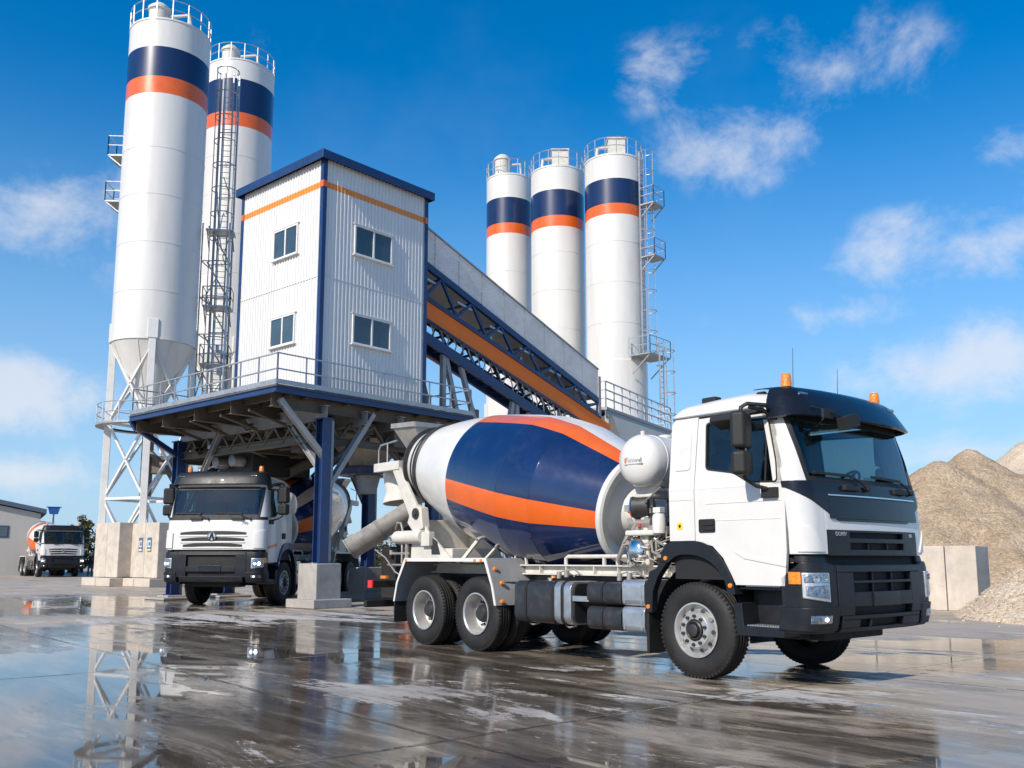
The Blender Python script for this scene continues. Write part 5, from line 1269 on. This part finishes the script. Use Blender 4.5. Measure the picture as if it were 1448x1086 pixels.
rm2 = N(t,'ShaderNodeMix'); rm2.data_type = 'FLOAT'; t.links.new(resid, rm2.inputs[0]); t.links.new(rm.outputs[0], rm2.inputs[2]); rm2.inputs[3].default_value = .6
t.links.new(rm2.outputs[0], p.inputs['Roughness'])
hgt = math_('ADD', math_('MULTIPLY', nC, .6), math_('MULTIPLY', noise(45,4).outputs[0], .25)); hgt = math_('MULTIPLY', hgt, math_('SUBTRACT', 1.0, math_('MULTIPLY', pud, .995)))
hgt = math_('MULTIPLY', hgt, math_('SUBTRACT', 1.0, math_('MULTIPLY', damp, .80))); hgt = math_('SUBTRACT', hgt, math_('MULTIPLY', jt, .5))
bp = N(t,'ShaderNodeBump', Strength=.35, Distance=.02); t.links.new(hgt, bp.inputs['Height']); L(t, bp, 0, p, 'Normal')
mb = MB(); mb.add([(-900,-300,0),(900,-300,0),(900,2500,0),(-900,2500,0)], [(0,1,2,3)])
g = mb.build('ground', m, None, smooth=False); tag(g, 'wet stained concrete yard with puddles and slab joints', 'ground', None, 'structure')

# ------------------------------------------------------------------ sky, sun, camera
SUN_AZ, SUN_EL = R(37), R(36)       # azimuth: to the left of straight behind the camera
w = bpy.data.worlds.new('World'); sc.world = w; w.use_nodes = True; t = w.node_tree
bg = t.nodes['Background']; bg.inputs[1].default_value = .105
sk = N(t,'ShaderNodeTexSky'); sk.sky_type = 'NISHITA'; sk.sun_disc = False; sk.sun_elevation = SUN_EL; sk.sun_rotation = PI+SUN_AZ; sk.air_density = 1.0; sk.dust_density = .5; sk.ozone_density = 4.0
tc = N(t,'ShaderNodeTexCoord'); nv = N(t,'ShaderNodeVectorMath', operation='NORMALIZE'); L(t, tc,'Generated', nv, 0)
sep = N(t,'ShaderNodeSeparateXYZ'); L(t, nv, 0, sep, 0)
az = math_('ARCTAN2', sep.outputs[0], sep.outputs[1]); el = math_('ARCSINE', sep.outputs[2])
sx, sy = az, el
mp = N(t,'ShaderNodeMapping'); mp.inputs['Scale'].default_value = (1,1,1.35); L(t, nv, 0, mp, 0)
n1 = N(t,'ShaderNodeTexNoise', Scale=9., Detail=13., Roughness=.63, Distortion=.22); L(t, mp, 0, n1, 'Vector')
n2 = N(t,'ShaderNodeTexNoise', Scale=2.4, Detail=5., Roughness=.6); L(t, mp, 0, n2, 'Vector')
CL = [(.352,.488,.115,.055,.74),(.255,.434,.095,.055,.66),(.185,.501,.08,.045,.45),(.478,.306,.14,.042,.90),(.545,.355,.07,.055,.8),(.452,.185,.10,.050,1.1),(.335,.249,.12,.022,.60),(-.495,.325,.16,.075,.62),(-.52,.158,.10,.045,1.25),(-.238,.526,.10,.04,.16),(.471,.105,.22,.03,.75),(-.499,.080,.22,.03,.65)]
tot = None
for cx, cy, rx, ry, k in CL:
    q = math_('MULTIPLY', math_('MAXIMUM', math_('ADD', blob(cx,cy,rx,ry), .35), 0.0), k); tot = q if tot is None else math_('MAXIMUM', tot, q)
dens = math_('ADD', math_('MULTIPLY', tot, .95), math_('MULTIPLY', math_('SUBTRACT', n1.outputs[0], .57), 2.9))
dens = math_('MULTIPLY', smooth(dens, .0, 1.05), smooth(tot, .02, .35))
veil = math_('MULTIPLY', smooth(n2.outputs[0], .5, .85), .10)
low = math_('MULTIPLY', math_('SUBTRACT', 1.0, smooth(el, -.02, .50)), .80)
dens = math_('MAXIMUM', dens, veil)
dens = math_('MULTIPLY', dens, .68)
hs = N(t,'ShaderNodeHueSaturation', Saturation=1.40, Value=1.50, Hue=.4985); L(t, sk, 0, hs, 'Color')
hz = mixc(t, 0., (hs,0), (3.5,5.4,7.7)); t.links.new(low, hz.inputs[0]); cm = mixc(t, 0., (hz,2), (7.4,7.5,7.9)); t.links.new(dens, cm.inputs[0]); L(t, cm, 2, bg, 'Color')
S = V3((-math.sin(SUN_AZ)*math.cos(SUN_EL), -math.cos(SUN_AZ)*math.cos(SUN_EL), math.sin(SUN_EL)))
sl = bpy.data.lights.new('sun', 'SUN'); sl.energy = 4.5; sl.angle = R(.53); sl.color = (1,.905,.775)
so = bpy.data.objects.new('sun', sl); col.objects.link(so); so.rotation_euler = S.to_track_quat('Z','Y').to_euler(); so.location = (0,0,60)
cd = bpy.data.cameras.new('camera'); cam = bpy.data.objects.new('camera', cd); col.objects.link(cam); sc.camera = cam
cam.location = (0,0,1.33); cam.rotation_euler = (R(90)+math.atan(187/1300), 0, 0)
cd.sensor_width = 36; cd.lens = 36*1300/1448; cd.shift_y = 60/1448; cd.clip_start = .1; cd.clip_end = 6000
sc.view_settings.view_transform = 'Standard'; sc.view_settings.look = 'None'; sc.view_settings.exposure = .12; sc.view_settings.gamma = 1
